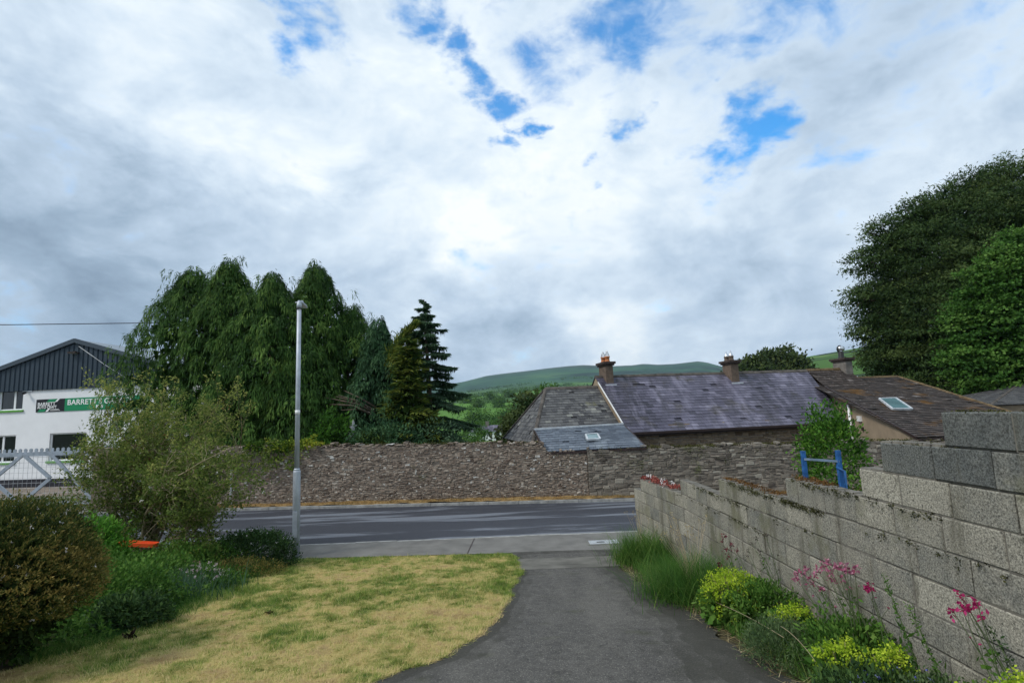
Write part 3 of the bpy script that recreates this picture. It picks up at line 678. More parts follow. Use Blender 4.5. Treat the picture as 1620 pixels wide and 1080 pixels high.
# drive and lawn outlines (surveyed), left edge then right edge from the road to behind the camera
LE=[(-.19,11.98),(-.10,10.9),(-.02,9.64),(-.20,7.65),(-.36,6.22),(-.75,5.21),(-1.33,4.55),(-1.9,3.7),(-2.1,2.2),(-2.1,-9)]
REd=[(2.1,11.85),(1.78,10.5),(1.74,8.4),(1.92,6.7),(1.93,5.2),(1.98,4.2),(2.0,2.0),(2.0,-9)]
def edge_x(E,y): 
    ys=[p[1] for p in E][::-1]; xs=[p[0] for p in E][::-1]; return np.interp(y,ys,xs)
ys_d=np.concatenate([np.arange(-9,3,1.0),np.arange(3,11.95,.15),[11.9]])
def ribbon(name,ys,fl,fr,dz,mat,n=14):
    V=[];nx=n+1
    for y in ys:
        l=float(fl(y)); r=float(fr(y))
        for k in range(nx): V.append((l+(r-l)*k/n,y,float(bank(y))+dz))
    F=[(i*nx+k,i*nx+k+1,(i+1)*nx+k+1,(i+1)*nx+k) for i in range(len(ys)-1) for k in range(n)]
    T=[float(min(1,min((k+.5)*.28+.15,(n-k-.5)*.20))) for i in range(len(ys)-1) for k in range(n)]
    return tag(link_mesh(name,V,F,T,mat,smooth=True),kind='structure')
wob=lambda y:.035*(vnoise(np.asarray(y)*3.1,0*np.asarray(y),3)-.5)*2+.02*(vnoise(np.asarray(y)*11,0*np.asarray(y),4)-.5)*2
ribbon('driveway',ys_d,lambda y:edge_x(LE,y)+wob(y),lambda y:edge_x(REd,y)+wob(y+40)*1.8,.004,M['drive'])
mb=MB(); mb.add([(-.12,9.85,float(bank(9.85))+.008),(1.74,9.85,float(bank(9.85))+.008),(1.82,11.1,float(bank(11.1))+.008),(-.12,11.2,float(bank(11.2))+.008)],[(0,1,2,3)]); tag(mb.build('driveway_patch',M['drivepatch']),kind='structure')
mb=MB(); mb.add([(-.2,11.85,float(bank(11.85))+.006),(2.2,11.75,float(bank(11.75))+.006),(2.2,11.9,.0645),(2.2,12.0,.0645),(-.2,12.1,.0645)],[(0,1,2,3,4)]); tag(mb.build('driveway_apron',M['drive']),kind='structure')

LB=[(-4.9,12.12),(-4.85,11.0),(-4.74,9.49),(-4.5,7.0),(-4.55,6.1),(-4.8,5.2),(-5.1,4.4),(-5.1,2),(-5.1,-6)]
def lawn_in(x,y): return (x<edge_x(LE,y)+wob(y)*1.2+.02*(vnoise(y*17,x*0,8)-.5))&(x>edge_x(LB,y)+.14*(vnoise(y*2.6,0*y,8)-.5))&(y>-5)&(y<12.05-.055*x-.06)
def lawn_tone(x,y):
    n=fbm(x*.62+3,y*.5,21,5); s=fbm(x*2.6,y*2.2,22,3); f=fbm(x*9,y*9,23,3)
    edge=np.exp(-np.maximum(0,11.85-.055*x-y)/.55)*.36+np.exp(-np.abs(edge_x(LE,y)-x)/.28)*.18+np.exp(-np.abs(x-edge_x(LB,y))/.45)*.20
    band=.22*np.clip((y-7.0)/3.5,0,1)
    return np.clip(.53+(n-.5)*1.35+(s-.5)*.85+(f-.5)*.9+.08*np.clip((8-y)/4,0,1)-edge-band*.8,0,1)
def lawn_z(x,y): 
    de=np.clip(np.minimum(np.abs(edge_x(LE,y)-x)/.22,(12.0-.055*x-y)/.3),0,1)
    return bank(y)+.005+.012*de+de*(.045*(fbm(x*5,y*5,31,3)-.5)+.03*(fbm(x*1.2,y*1.2,32,2)-.5))
grid_sheet('lawn',-5.4,.3,-5,12.5,.04,lawn_z,M['lawn'],lawn_tone,lawn_in)
def lawn_grass():
    n=300000; y=3.4+8.9*rng.uniform(0,1,n)**1.25; x=rng.uniform(-5.2,.2,n); k=lawn_in(x,y); x=x[k]; y=y[k]; m=len(x)
    T=lawn_tone(x,y); keep=rng.uniform(0,1,m)<np.where(T<.35,1,.9); x=x[keep];y=y[keep];T=T[keep];m=len(x)
    tuft=fbm(x*1.9,y*1.9,41,3); 
    L=rng.uniform(.018,.05,m)*(.55+.9*vnoise(x*8,y*8,47))*(1+np.where(T<.3,.55,0)*tuft*1.5)*(1+.5*(fbm(x*6,y*6,42,2)-.3)); lean=np.abs(rng.normal(.75,.45,m))*np.where(T<.35,.7,1.25); lean=np.clip(lean,0,1.5)
    tt=np.clip(.06+.90*T+rng.normal(0,.24,m)-.10*(rng.uniform(0,1,m)<.15),0,1)
    o=blade_mesh('lawn_grass',np.stack([x,y,lawn_z(x,y)-.004],1),vnoise(x*5.5,y*5.5,43)*14+rng.normal(0,.8,m),lean,L,rng.uniform(.003,.0065,m),tt,M['blade'],seg=2)
    m=5200; ye=rng.uniform(3.6,11.9,m); xe=edge_x(LE,ye)+wob(ye)*1.2+rng.normal(-.01,.025,m)
    blade_mesh('x',np.zeros((1,3)),np.zeros(1),np.zeros(1),np.ones(1),np.ones(1),np.zeros(1),M['blade']) if False else None
    e=blade_mesh('lawn_edge_grass',np.stack([xe,ye,bank(ye)+.004],1),rng.normal(0,1.2,m),np.clip(rng.normal(.95,.4,m),0,1.5),rng.uniform(.03,.075,m),rng.uniform(.004,.008,m),np.clip(lawn_tone(xe,ye)+rng.normal(.1,.2,m),0,1),M['blade'],seg=2)
    tag(e,'dry straw grass straggling over the drive along the lawn edge','grass',kind='stuff')
    tag(o,'short mown lawn grass, straw yellow with green patches','grass',kind='stuff')
lawn_grass()
# yard and entrance over the road, left
strip('garage_yard',lambda x:road_far(x)+3.4,lambda x:44,-.02,M['gravel'],[-60,-40,-25,-13.5])
strip('entrance_apron',lambda x:road_far(x)+.15,lambda x:road_far(x)+1.75,.03,M['concrete'],[-40,-28,-20,-13.5])
kerb('entrance_kerb',lambda x:road_far(x)+.0,.12,.05,M['kerb'],[-40,-13.5])
strip('yard_verge',lambda x:road_far(x)+1.75,lambda x:road_far(x)+3.45,-.005,M['soil'],[-40,-28,-20,-13.5])
strip('orchard_ground',lambda x:road_far(x)+.5,lambda x:60,-.04,M['soil'],[-13.5,-6,0,8,20,38])
m=9000; X=rng.uniform(-34,-13.8,m); Y=road_far(X)+1.8+rng.uniform(0,1,m)*3.2
tag(blade_mesh('yard_grass',np.stack([X,Y,np.full(m,-.01)],1),rng.uniform(0,2*pi,m),rng.uniform(.1,.7,m),rng.uniform(.06,.2,m),np.full(m,.02),np.clip(rng.normal(.4,.2,m),0,1),M['clumpgrass']),
    'strip of rough green grass behind the metal gate','grass',kind='stuff')

# access cover let into the footpath
cv=at_height(955,857,.066); root=empty('access_cover',(cv[0],cv[1],.063),'pale grey rectangular access cover in the footpath by the drive','cover')
mb=MB(); mb.box(cv[0]-.38,cv[0]+.38,cv[1]-.22,cv[1]+.22,.06,.069); mb.build('frame',M['concrete'],root)
mb=MB(); mb.box(cv[0]-.33,cv[0]+.33,cv[1]-.17,cv[1]+.17,.066,.074); mb.build('lid',M['cover'],root)
mb=MB(); mb.box(cv[0]-.16,cv[0]+.02,cv[1]-.045,cv[1]+.025,.07,.077); mb.build('lifting_slot',M['black'],root)

# ================================================================== STONE WALLS
def rubble(mb, A, B, z0, ztop, rowh, lenr, depth, tones, proud=(.012,.06), thick=.5, mi=0, backmi=1, jz=.03, jit=.012, white=.03):
    """random rubble between plan points A and B; outward normal is to the right of A->B rotated -90"""
    A=np.array(A,float);B=np.array(B,float); Ld=np.linalg.norm(B-A); e=(B-A)/Ld; n=np.array([e[1],-e[0]])
    def P(s,d,z): return (A[0]+e[0]*s+n[0]*d, A[1]+e[1]*s+n[1]*d, z)
    wv=lambda s,z: jz*(vnoise(np.array(s*.9),np.array(z*1.5+7),3)-.5)*2+jz*.7*(vnoise(np.array(s*3.1),np.array(z*3),6)-.5)*2
    # backing
    ns=max(2,int(Ld/.4))
    for i in range(ns):
        s0=Ld*i/ns; s1=Ld*(i+1)/ns; t0=ztop(s0)-.05; t1=ztop(s1)-.05
        mb.hexa([P(s0,0,z0-.2),P(s1,0,z0-.2),P(s1,-thick,z0-.2),P(s0,-thick,z0-.2),P(s0,0,t0),P(s1,0,t1),P(s1,-thick,t1),P(s0,-thick,t0)],.4,backmi)
    zmax=max(ztop(Ld*i/40) for i in range(41)); z=z0-.05
    while z<zmax:
        h=rng.uniform(*rowh); s=-rng.uniform(0,.1)
        while s<Ld:
            l=rng.uniform(*lenr)*(1.35 if rng.uniform()<.12 else 1); hh=h*rng.uniform(.72-jit*12,1.12+jit*10); s1=min(s+l,Ld)
            sc=max(s,0); zz=z+rng.uniform(-.012,.012)
            if s1-sc>.03 and zz+hh*.4<ztop((sc+s1)/2)+rng.uniform(-.03,.045):
                d=rng.uniform(*proud); g=.006; ii=min(.018,(s1-sc)*.18); iz=min(.014,hh*.2)
                c=[(sc+g,zz+g),(s1-g,zz+g),(s1-g,zz+hh-g),(sc+g,zz+hh-g)]
                c=[(a+rng.uniform(-jit,jit),b+rng.uniform(-jit,jit)*.9+float(wv(a,b))) for a,b in c]
                cm=(sum(a for a,_ in c)/4,sum(b for _,b in c)/4)
                f=[(a+(cm[0]-a)/max(abs(cm[0]-a),1e-3)*ii,b+(cm[1]-b)/max(abs(cm[1]-b),1e-3)*iz) for a,b in c]
                top=zz+hh>ztop((sc+s1)/2)-.09; bk=-thick*.8 if top else -.05
                t=float(np.clip(rng.normal(tones[0],tones[1]),0,.9)); 
                if rng.uniform()<white: t=rng.uniform(.93,1)
                vs=[P(a,bk,b) for a,b in c]+[P(a,d*.35,b) for a,b in c]+[P(a,d+rng.uniform(-.008,.008),b) for a,b in f]
                mb.add(vs,[(8,9,10,11),(4,5,9,8),(5,6,10,9),(6,7,11,10),(7,4,8,11),(0,1,5,4),(1,2,6,5),(2,3,7,6),(3,0,4,7)],t,mi)
            s=s1 if s1>s else s+l
        z+=h
wall_y=lambda x:19.12-.095*x
def wp(x,off=0): return (x,wall_y(x)+off)
def ltop(s):
    x=-16+s*cos(.0947); b=np.interp(x,[-16,-7.4,-3,.7,.94,1.02,2.45],[2.32,2.13,2.03,1.94,1.92,1.62,1.60]); return b+.04*(float(vnoise(np.array(x*2.3),np.array(0.),2))-.5)
root=empty('stone_wall',(-6.5,wall_y(-6.5)+.25,0),'long rough rubble stone wall flecked with white lichen, along the far side of the road','stone wall')
mb=MB(); rubble(mb,wp(-16),wp(2.42),.05,ltop,(.035,.08),(.045,.17),0,(.50,.24),white=.045,jz=.06,proud=(.002,.030),jit=.021)
mb.build('masonry',[M['rubble'],M['mortar']],root)
# ragged moss and dead growth on its top
lv=Leaves(); m=260; X=rng.uniform(-15,1.0,m); C=np.stack([X,wall_y(X)+rng.uniform(-.02,.35,m),np.array([ltop((x+16)/cos(.0947)) for x in X])+.02],1)
clumps(lv,C,.05,14,.05,.03,rng.uniform(.1,.9,m),None,.4,.4); lv.build('moss',M['moss'],root)
root=empty('stone_wall',(8,wall_y(8)+.2,0),'dark stone wall of larger squared stones with a mossy top, in front of the long slate-roofed house','stone wall')
rtop=lambda s: np.interp(s,[0,8,12,24],[1.67,1.64,1.60,1.55])+.03*(float(vnoise(np.array(s*2.0),np.array(3.),2))-.5)
mb=MB(); rubble(mb,wp(2.43,-.07),wp(24,-.07),.05,rtop,(.06,.14),(.08,.29),0,(.46,.24),white=.02,proud=(.004,.032),jit=.019,jz=.05)
mb.build('masonry',[M['rubble_dark'],M['mortar']],root)
lv=Leaves(); m=420; X=rng.uniform(2.6,22,m); C=np.stack([X,wall_y(X)+rng.uniform(-.08,.3,m),np.array([rtop(x-2.43) for x in X])+.015],1)
clumps(lv,C,.05,14,.05,.03,rng.uniform(.1,1,m),None,.4,.35)
m=110; X=rng.uniform(1.2,22,m); C=np.stack([X,wall_y(X)-.11,np.array([rtop(max(0,x-2.43)) for x in X])-np.abs(rng.normal(0,.32,m))],1)
clumps(lv,C,.06,10,.05,.03,rng.uniform(0,.7,m),None,-.2,1.0); lv.build('moss',M['moss'],root)

# ================================================================== CONCRETE BLOCK WALL
BWX=lambda y: np.interp(y,[-3,3.4,9.0,11.8],[2.80,2.745,2.72,2.42])
def block_wall():
    root=empty('block_wall',(2.8,7,.7),'stepped bare concrete block wall climbing beside the drive, taller towards the viewer','wall')
    ends=[3.52,4.14,4.43,5.66,7.5,9.2,11.2,11.62]; ch=.2245; top0=2.945
    mb=MB(); mo=MB(); T=.14
    for c in range(13):
        y1=ends[c] if c<len(ends) else 11.62; zt=top0-ch*c; zb=zt-ch; y=y1; k=0
        while y>-2.5:
            l=.45 if not(k==0 and c%2) else rng.uniform(.2,.28); l=l if k or c>1 else .5
            ya=y-l; ym=(y+ya)/2
            if zt>float(bank(ym))-.15:
                g=.005; xa=float(BWX(ya+g)); xb=float(BWX(y-g)); dx=rng.uniform(-.005,.005); b=.006
                t=rng.normal(.20,.06) if c==0 else (rng.normal(.24,.08) if (c==1 and ya<6) else rng.normal(.66,.10))
                if c==1 and ym<3.2: t=.45
                dz=rng.uniform(-.003,.003)
                zA=zb+.006+dz; zB=zt-.006+dz
                # bevelled face: back ring, edge ring, front ring
                o=[(xa+T,ya+g,zA),(xb+T,y-g,zA),(xb+T,y-g,zB),(xa+T,ya+g,zB)]
                e_=[(xa+dx+b,ya+g,zA),(xb+dx+b,y-g,zA),(xb+dx+b,y-g,zB),(xa+dx+b,ya+g,zB)]
                jit=lambda:rng.uniform(-.0025,.0025)
                f=[(xa+dx,ya+g+b+jit(),zA+b+jit()),(xb+dx,y-g-b+jit(),zA+b+jit()),(xb+dx,y-g-b+jit(),zB-b+jit()),(xa+dx,ya+g+b+jit(),zB-b+jit())]
                mb.add(o+e_+f,[(8,11,10,9),(4,8,9,5),(5,9,10,6),(6,10,11,7),(7,11,8,4),(0,4,5,1),(1,5,6,2),(2,6,7,3),(3,7,4,0),(0,1,2,3)],float(np.clip(t,0,1)),0)
                rec=rng.choice([.004,.007,.016,.022],p=[.35,.3,.2,.15])
                # bed and perpend mortar, raked to uneven depths
                mo.hexa([(xa+rec,ya,zb-.006),(xb+rec,y-g,zb-.006),(xb+T-.01,y-g,zb-.006),(xa+T-.01,ya,zb-.006),(xa+rec,ya,zb+.008),(xb+rec,y-g,zb+.008),(xb+T-.01,y-g,zb+.008),(xa+T-.01,ya,zb+.008)],.5)
                if k>=0 and ya>-2.4: 
                    r2=rng.choice([.004,.02,.03],p=[.55,.25,.2]); mo.hexa([(xa+r2,ya-.006,zb),(xa+r2,ya+.006,zb),(xa+T-.01,ya+.006,zb),(xa+T-.01,ya-.006,zb),(xa+r2,ya-.006,zt-.012),(xa+r2,ya+.006,zt-.012),(xa+T-.01,ya+.006,zt-.012),(xa+T-.01,ya-.006,zt-.012)],.5)
            y=ya; k+=1
    # mortar bed left on the open steps
    for c in range(1,8):
        ya,yb=ends[c-1],ends[c]; z=top0-ch*c
        if yb-ya<.1: continue
        n=max(2,int((yb-ya)/.12))
        for i in range(n):
            p=ya+(yb-ya)*i/n+.01; q=ya+(yb-ya)*(i+1)/n-.01; h=rng.uniform(.002,.012)
            xa=float(BWX(p)); xb=float(BWX(q)); mo.hexa([(xa+.006,p,z-.01),(xb+.006,q,z-.01),(xb+.13,q,z-.01),(xa+.13,p,z-.01),(xa+.012,p,z+h),(xb+.012,q,z+h),(xb+.125,q,z+h),(xa+.125,p,z+h)],.5)
    mb.build('blockwork',M['block'],root); mo.build('mortar',M['blockmortar'],root)
    lv=Leaves()
    def mossline(c,y0,y1,n,sd=.02,dn=.03):
        yy=rng.uniform(y0,y1,n); C=np.stack([BWX(yy)-.004,yy,np.full(n,top0-ch*c)-np.abs(rng.normal(0,dn,n))],1); clumps(lv,C,.010,9,.016,.011,rng.uniform(0,.6,n),np.tile([-.6,0,.2],(n,1)),0,1)
    mossline(4,5.9,7.3,60,dn=.02); mossline(5,6.4,8.6,46,dn=.02); mossline(3,3.6,5.5,46,dn=.02); mossline(6,6,9.5,40,dn=.02); mossline(4,5.0,5.8,90,dn=.022); mossline(4,6.3,6.8,24); mossline(5,6.9,8.1,14); mossline(3,4.7,5.3,16); mossline(4,3.2,4.5,20); mossline(5,5.0,6.0,10)
    for c,(a,b) in {0:(2.4,3.5),1:(3.4,4.1),4:(5.7,7.5),3:(4.5,5.6)}.items():
        n=70; yy=rng.uniform(a,b,n); C=np.stack([BWX(yy)+rng.uniform(0,.13,n),yy,np.full(n,top0-ch*c-.001)],1); clumps(lv,C,.011,8,.011,.009,rng.uniform(.1,1,n),None,.3,.25)
    lv.build('moss',M['moss'],root)
    lv=Leaves(); 
    for c,(a,b),n in ((4,(5.9,7.45),170),(3,(5.0,5.6),80)):
        yy=rng.uniform(a,b,n); C=np.stack([BWX(yy)+rng.uniform(.03,.16,n),yy,np.full(n,top0-ch*c+.004)],1); clumps(lv,C,.018,9,.024,.010,rng.uniform(0,1,n),None,.4,.6)
    lv.build('rusty_growth',M['rust'],root)
block_wall()

# ================================================================== SLATE ROOFS
def clip_poly(sub,clip):
    def inside(p,a,b): return (b[0]-a[0])*(p[1]-a[1])-(b[1]-a[1])*(p[0]-a[0])>=-1e-9
    def inter(p,q,a,b):
        dx,dy=q[0]-p[0],q[1]-p[1]; ex,ey=b[0]-a[0],b[1]-a[1]; den=dx*ey-dy*ex
        t=((a[0]-p[0])*ey-(a[1]-p[1])*ex)/(den if abs(den)>1e-12 else 1e-12); return (p[0]+dx*t,p[1]+dy*t)
    out=sub
    for i in range(len(clip)):
        a,b=clip[i],clip[(i+1)%len(clip)]; inp=out; out=[]
        if not inp: break
        s=inp[-1]
        for p in inp:
            if inside(p,a,b):
                if not inside(s,a,b): out.append(inter(s,p,a,b))
                out.append(p)
            elif inside(s,a,b): out.append(inter(s,p,a,b))
            s=p
    return out
def slates(mb,pts,eu,gauge=.22,width=.28,tones=(.5,.2),lift=.012,base=.0,mi=0,undermi=None,colvar=0):
    """slates over a planar polygon pts (world, counter-clockwise seen from outside); eu = eave direction"""
    pts=[np.array(p,float) for p in pts]; nn=np.zeros(3)
    for i in range(1,len(pts)-1): nn+=np.cross(pts[i]-pts[0],pts[i+1]-pts[0])
    nn=nrm(nn); eu=np.array(eu,float); eu=nrm(eu-nn*(eu@nn)); ev=np.cross(nn,eu)
    o=pts[0]; Q=[((p-o)@eu,(p-o)@ev) for p in pts]
    mb.add([p-nn*.02 for p in pts],[list(range(len(pts)))],.1,mi if undermi is None else undermi)
    b0=min(q[1] for q in Q); b1=max(q[1] for q in Q); a0=min(q[0] for q in Q); a1=max(q[0] for q in Q)
    r=0; b=b0
    while b<b1:
        a=a0-width*(.5 if r%2 else 0)-.01+rng.uniform(-.015,.015); rt=rng.normal(0,.05)
        while a<a1:
            w=width*rng.uniform(.94,1.06); g=.004
            sl=rng.uniform(-.007,.007)
            if rng.uniform()<.985:
                q=clip_poly([(a+g,b+sl),(a+w-g,b+sl+rng.uniform(-.004,.004)),(a+w-g,b+gauge+.012),(a+g,b+gauge+.012)],Q)
                if len(q)>=3:
                    up=lift*rng.uniform(.7,1.5)
                    def W(p): f=1-min(1,max(0,(p[1]-b)/gauge)); return o+eu*p[0]+ev*p[1]+nn*(base+.003+up*f)
                    top=[W(p) for p in q]; k=len(q)
                    cv=colvar*(float(vnoise(np.array(a*.9),np.array(1.),44))-.5)
                    mb.add(top+[p-nn*.014 for p in top],[list(range(k))]+[(i,i+k,(i+1)%k+k,(i+1)%k) for i in range(k)],float(np.clip(rng.normal(tones[0],tones[1])+rt+cv,0,1)),mi)
            a+=w
        b+=gauge; r+=1
def ridge_tiles(mb,a,b,size=.13,step=.32,mi=0,h=.05):
    a=np.array(a,float);b=np.array(b,float); L=np.linalg.norm(b-a); n=max(1,int(L/step)); e=(b-a)/L
    s=nrm(np.cross(e,(0,0,1))); 
    for i in range(n):
        p=a+e*(L*i/n+.004); q=a+e*(L*(i+1)/n-.004); up=np.array([0,0,h+rng.uniform(-.008,.008)])
        dn=np.array([0,0,-size*.55])
        mb.add([p-s*size+dn,p+up*.6-s*size*.5,p+up,p+up*.6+s*size*.5,p+s*size+dn,q-s*size+dn,q+up*.6-s*size*.5,q+up,q+up*.6+s*size*.5,q+s*size+dn],
               [(0,5,6,1),(1,6,7,2),(2,7,8,3),(3,8,9,4),(4,3,2,1,0),(5,9,8,7,6)][:4]+[(0,1,2,3,4),(9,8,7,6,5)],rng.uniform(0,1),mi)

# ------------------------------------------------------------------ the old house
HA=radians(11); HU=np.array([cos(HA),sin(HA),0]); HV=np.array([-sin(HA),cos(HA),0])
HO=at_depth(1015,678,21.3); ZE=float(HO[2]); HO[2]=0
def hw(u,v,z): return HO+HU*u+HV*v+np.array([0,0,z])
def on_roof(x,y,z0,s,v0=0):          # sight line met with a roof slope z=z0+s*(v-v0)
    p=at_plane(x,y,hw(0,v0,z0),np.array([0,0,1])-s*HV); d=p-HO; return float(d@HU),float(d@HV),float(p[2])
def house():
    root=empty('stone_house',hw(4,3,0),'long single-storey stone house with purple slate roof and three chimneys behind the wall','house')
    S=.7; HW=3.27; ZR=ZE+S*HW                         # eave to ridge
    u0=-.62; u1=10.6; uC=12.75
    # walls
    mb=MB(); A=hw(u0+.1,.12,0)[:2]; B=hw(9.2,.12,0)[:2]
    rubble(mb,A,B,0,lambda s:ZE+.02,(.07,.15),(.12,.4),0,(.5,.22),proud=(.01,.035),thick=.45,mi=0,backmi=1,white=.01)
    mb.build('front_wall',[M['housestone'],M['mortar']],root)
    mb=MB()
    for (ua,ub,zt,va,vb) in ((-4.25,u0+.08,1.85,.12,6.3),(u0+.1,12.7,ZE-.05,.6,6.4)):
        mb.hexa([hw(ua,va,-.3),hw(ub,va,-.3),hw(ub,vb,-.3),hw(ua,vb,-.3),hw(ua,va,zt),hw(ub,va,zt),hw(ub,vb,zt),hw(ua,vb,zt)],.5)
    # gable of the taller range where it stands above the lower one
    mb.hexa([hw(u0+.02,.1,1.8),hw(u0+.30,.1,1.8),hw(u0+.30,HW*2-.1,1.8),hw(u0+.02,HW*2-.1,1.8),hw(u0+.02,HW-.02,ZR-.08),hw(u0+.30,HW-.02,ZR-.08),hw(u0+.30,HW+.02,ZR-.08),hw(u0+.02,HW+.02,ZR-.08)],.5)
    mb.build('rear_and_side_walls',M['render'],root)
    # main roof
    mb=MB(); e0=-.18
    slates(mb,[hw(u0,e0,ZE+S*e0),hw(9.12,e0,ZE+S*e0),hw(10.35,HW,ZR),hw(u0,HW,ZR)],HU,.205,.30,(.48,.13),colvar=.5)
    slates(mb,[hw(uC,HW*2+.18,ZE+S*e0),hw(u0,HW*2+.18,ZE+S*e0),hw(u0,HW,ZR),hw(uC,HW,ZR)],-HU,.205,.30,(.48,.13))
    mb.build('main_roof',M['slate'],root)
    mb=MB(); ridge_tiles(mb,hw(u0,HW,ZR+.01),hw(10.3,HW,ZR+.01),.13,.42); mb.build('ridge',M['ridge'],root)
    mb=MB(); mb.bar(hw(u0-.03,e0,ZE+S*e0+.03),hw(u0-.03,HW-.45,ZR-S*.45+.03),.035,.05); mb.build('verge_flashing',M['whiteflash'],root)
    mb=MB(); mb.bar(hw(u0,e0-.05,ZE+S*e0-.03),hw(8.95,e0-.05,ZE+S*e0-.03),.10,.085); mb.bar(hw(u0,e0+.06,ZE+S*e0-.08),hw(8.95,e0+.06,ZE+S*e0-.08),.04,.14); mb.build('gutter',M['gutter'],root)
    # lower range with hipped end
    zl=ZE-.32; hl=3.05; zrl=zl+S*hl; uh=-4.42
    mb=MB()
    slates(mb,[hw(uh,-.1,zl-.07),hw(u0,-.1,zl-.07),hw(u0,hl,zrl),hw(-3.0,hl,zrl)],HU,.185,.24,(.5,.2),lift=.014)
    slates(mb,[hw(uh,hl*2+.1,zl-.07),hw(uh,-.1,zl-.07),hw(-3.0,hl,zrl)],-HV,.185,.24,(.42,.2),lift=.014)
    slates(mb,[hw(u0,hl*2+.1,zl-.07),hw(uh,hl*2+.1,zl-.07),hw(-3.0,hl,zrl),hw(u0,hl,zrl)],-HU,.185,.24,(.5,.2))
    mb.build('hipped_roof',M['slate_lichen'],root)
    mb=MB(); ridge_tiles(mb,hw(-3.0,hl,zrl+.01),hw(u0,hl,zrl+.01),.12,.4); ridge_tiles(mb,hw(uh,-.1,zl-.05),hw(-3.0,hl,zrl+.01),.10,.35); ridge_tiles(mb,hw(uh,hl*2+.1,zl-.05),hw(-3.0,hl,zrl+.01),.10,.35)
    mb.build('hip_ridge',M['ridge'],root)
    # lean-to against the front
    fa=at_plane(845,680,hw(0,.04,0),HV); fb=at_plane(986,671,hw(0,.04,0),HV)
    wn_=np.array([.095,1,0])
    pa=at_plane(864,714.5,(0,wall_y(0)+.02,0),wn_); pb=at_plane(1022,706.5,(0,wall_y(0)-.10,0),wn_)
    mb=MB()
    # a slightly twisted slope is laid as two flat pieces
    slates(mb,[pa,pb,fa],pb-pa,.165,.24,(.5,.16)); slates(mb,[pb,fb,fa],pb-pa,.165,.24,(.5,.16)); 
    rl=mb.build('lean_to_roof',M['slate_blue'],root)
    mb=MB(); up=np.array([0,0,.03]); mb.bar(fa+up,fb+up,.10,.06); mb.build('lean_to_flashing',M['lead'],rl)
    mb=MB(); dn=np.array([0,0,-.06]); mb.bar(fa+dn*.6,pa+dn*.6,.05,.10); mb.bar(fb+dn*.6,pb+dn*.6,.05,.10); mb.bar(pa+dn,pb+dn,.06,.07); mb.build('lean_to_edge',M['gutter'],rl)
    mb=MB(); mb.hexa([np.array([p[0],p[1],-.2]) for p in (pa+wn_*.06,pb+wn_*.25,fb-HU*.1,fa+HU*.1)]+[p-np.array([0,0,.09]) for p in (pa+wn_*.06,pb+wn_*.25,fb-HU*.1,fa+HU*.1)]); mb.build('lean_to_wall',M['render'],root)
    # rooflight in the lean-to
    def rooflight(name,c4,z,parent,glass):
        c=[np.array(p) for p in c4]; n=nrm(np.cross(c[1]-c[0],c[3]-c[0])); f=MB()
        for i in range(4): f.bar(c[i]+n*z,c[(i+1)%4]+n*z,.06,.07,up=n)
        fr=f.build(name,M['lead'],parent); g=MB(); ins=[p+(sum(c)/4-p)*.05+n*(z+.012) for p in c]; g.add(ins+[p-n*.03 for p in ins],[(0,1,2,3),(4,7,6,5)]); g.build('pane',glass,fr); return fr
    nl=np.cross(pb-pa,fa-pa)
    rooflight('rooflight',[at_plane(x,y,pb,np.cross(fb-pb,fa-pb)) for x,y in ((929.5,697),(949.5,696),(945,688),(926.5,689))],.04,rl,M['skyglass'])
    # dark tiled range at the right: sweeps down to a low eave over the tan wall
    v1,z1=HW,ZR
    nW=HU*.928-HV*.371; pW=hw(10.08,1.95,0); g0=at_plane(1451,693.5,pW,nW); d=g0-HO; ug=float(d@HU); vg,zg=float(d@HV),float(g0[2]); vk=1.95; zk=ZE+S*vk+.03; v1,z1=vk,zk; s2=(zk-zg)/(vk-vg)
    pr=lambda x,y: on_roof(x,y,z1,s2,v1)
    a=pr(1420,596.5); b=pr(1577,646); 
    zr2=a[2]
    mb=MB(); P=lambda u,v: hw(u,v,z1+s2*(v-v1)+.025)
    vr2=max(a[1],vk); ue=b[0]+ (b[1]-vg)*(b[0]-a[0])/max(.1,(a[1]-b[1]))
    slates(mb,[P(9.95,vg),P(ue,vg),P(a[0],vr2),P(12.5,vr2),P(12.5,vk),P(10.12,vk)] if False else [P(ug,vg),P(ue,vg),P(a[0],vr2),P(10.12,vr2)],HU,.21,.27,(.45,.17),lift=.018)
    slates(mb,[P(10.12,vk),P(12.55,vk),hw(12.55,HW,ZR+.03),hw(10.3,HW,ZR+.03)],HU,.21,.27,(.45,.17),lift=.018)
    # hipped end and back
    q=lambda u,v,z: hw(u,v,z)
    slates(mb,[q(ue,vg,zg),q(ue,vr2*2-vg,zg),q(a[0],vr2,zr2+.02)],HV,.21,.27,(.45,.17)); slates(mb,[q(ue,vr2*2-vg,zg),q(12.5,vr2*2-vg,zg),q(12.5,vr2,zr2+.02),q(a[0],vr2,zr2+.02)],-HU,.21,.27,(.45,.17))
    rt=mb.build('tiled_roof',M['tile_brown'],root)
    mb=MB(); ridge_tiles(mb,P(12.6,vr2)+(0,0,.02),P(a[0],vr2)+(0,0,.02),.12,.35); ridge_tiles(mb,P(a[0],vr2)+(0,0,.02),P(ue,vg)+(0,0,.02),.11,.35); mb.build('mossy_ridge',M['ridge_moss'],rt)
    mb=MB(); ridge_tiles(mb,hw(10.3,HW,ZR+.05),hw(12.5,HW,ZR+.05),.12,.35); mb.build('mossy_ridge',M['ridge_moss'],rt)
    mb=MB(); mb.bar(P(ug-.02,vg),P(10.06,vk-.05),.05,.09); mb.bar(P(ug,vg-.05)-(0,0,.06),P(ue,vg-.05)-(0,0,.06),.10,.09); mb.build('tiled_roof_edge',M['gutter'],rt)
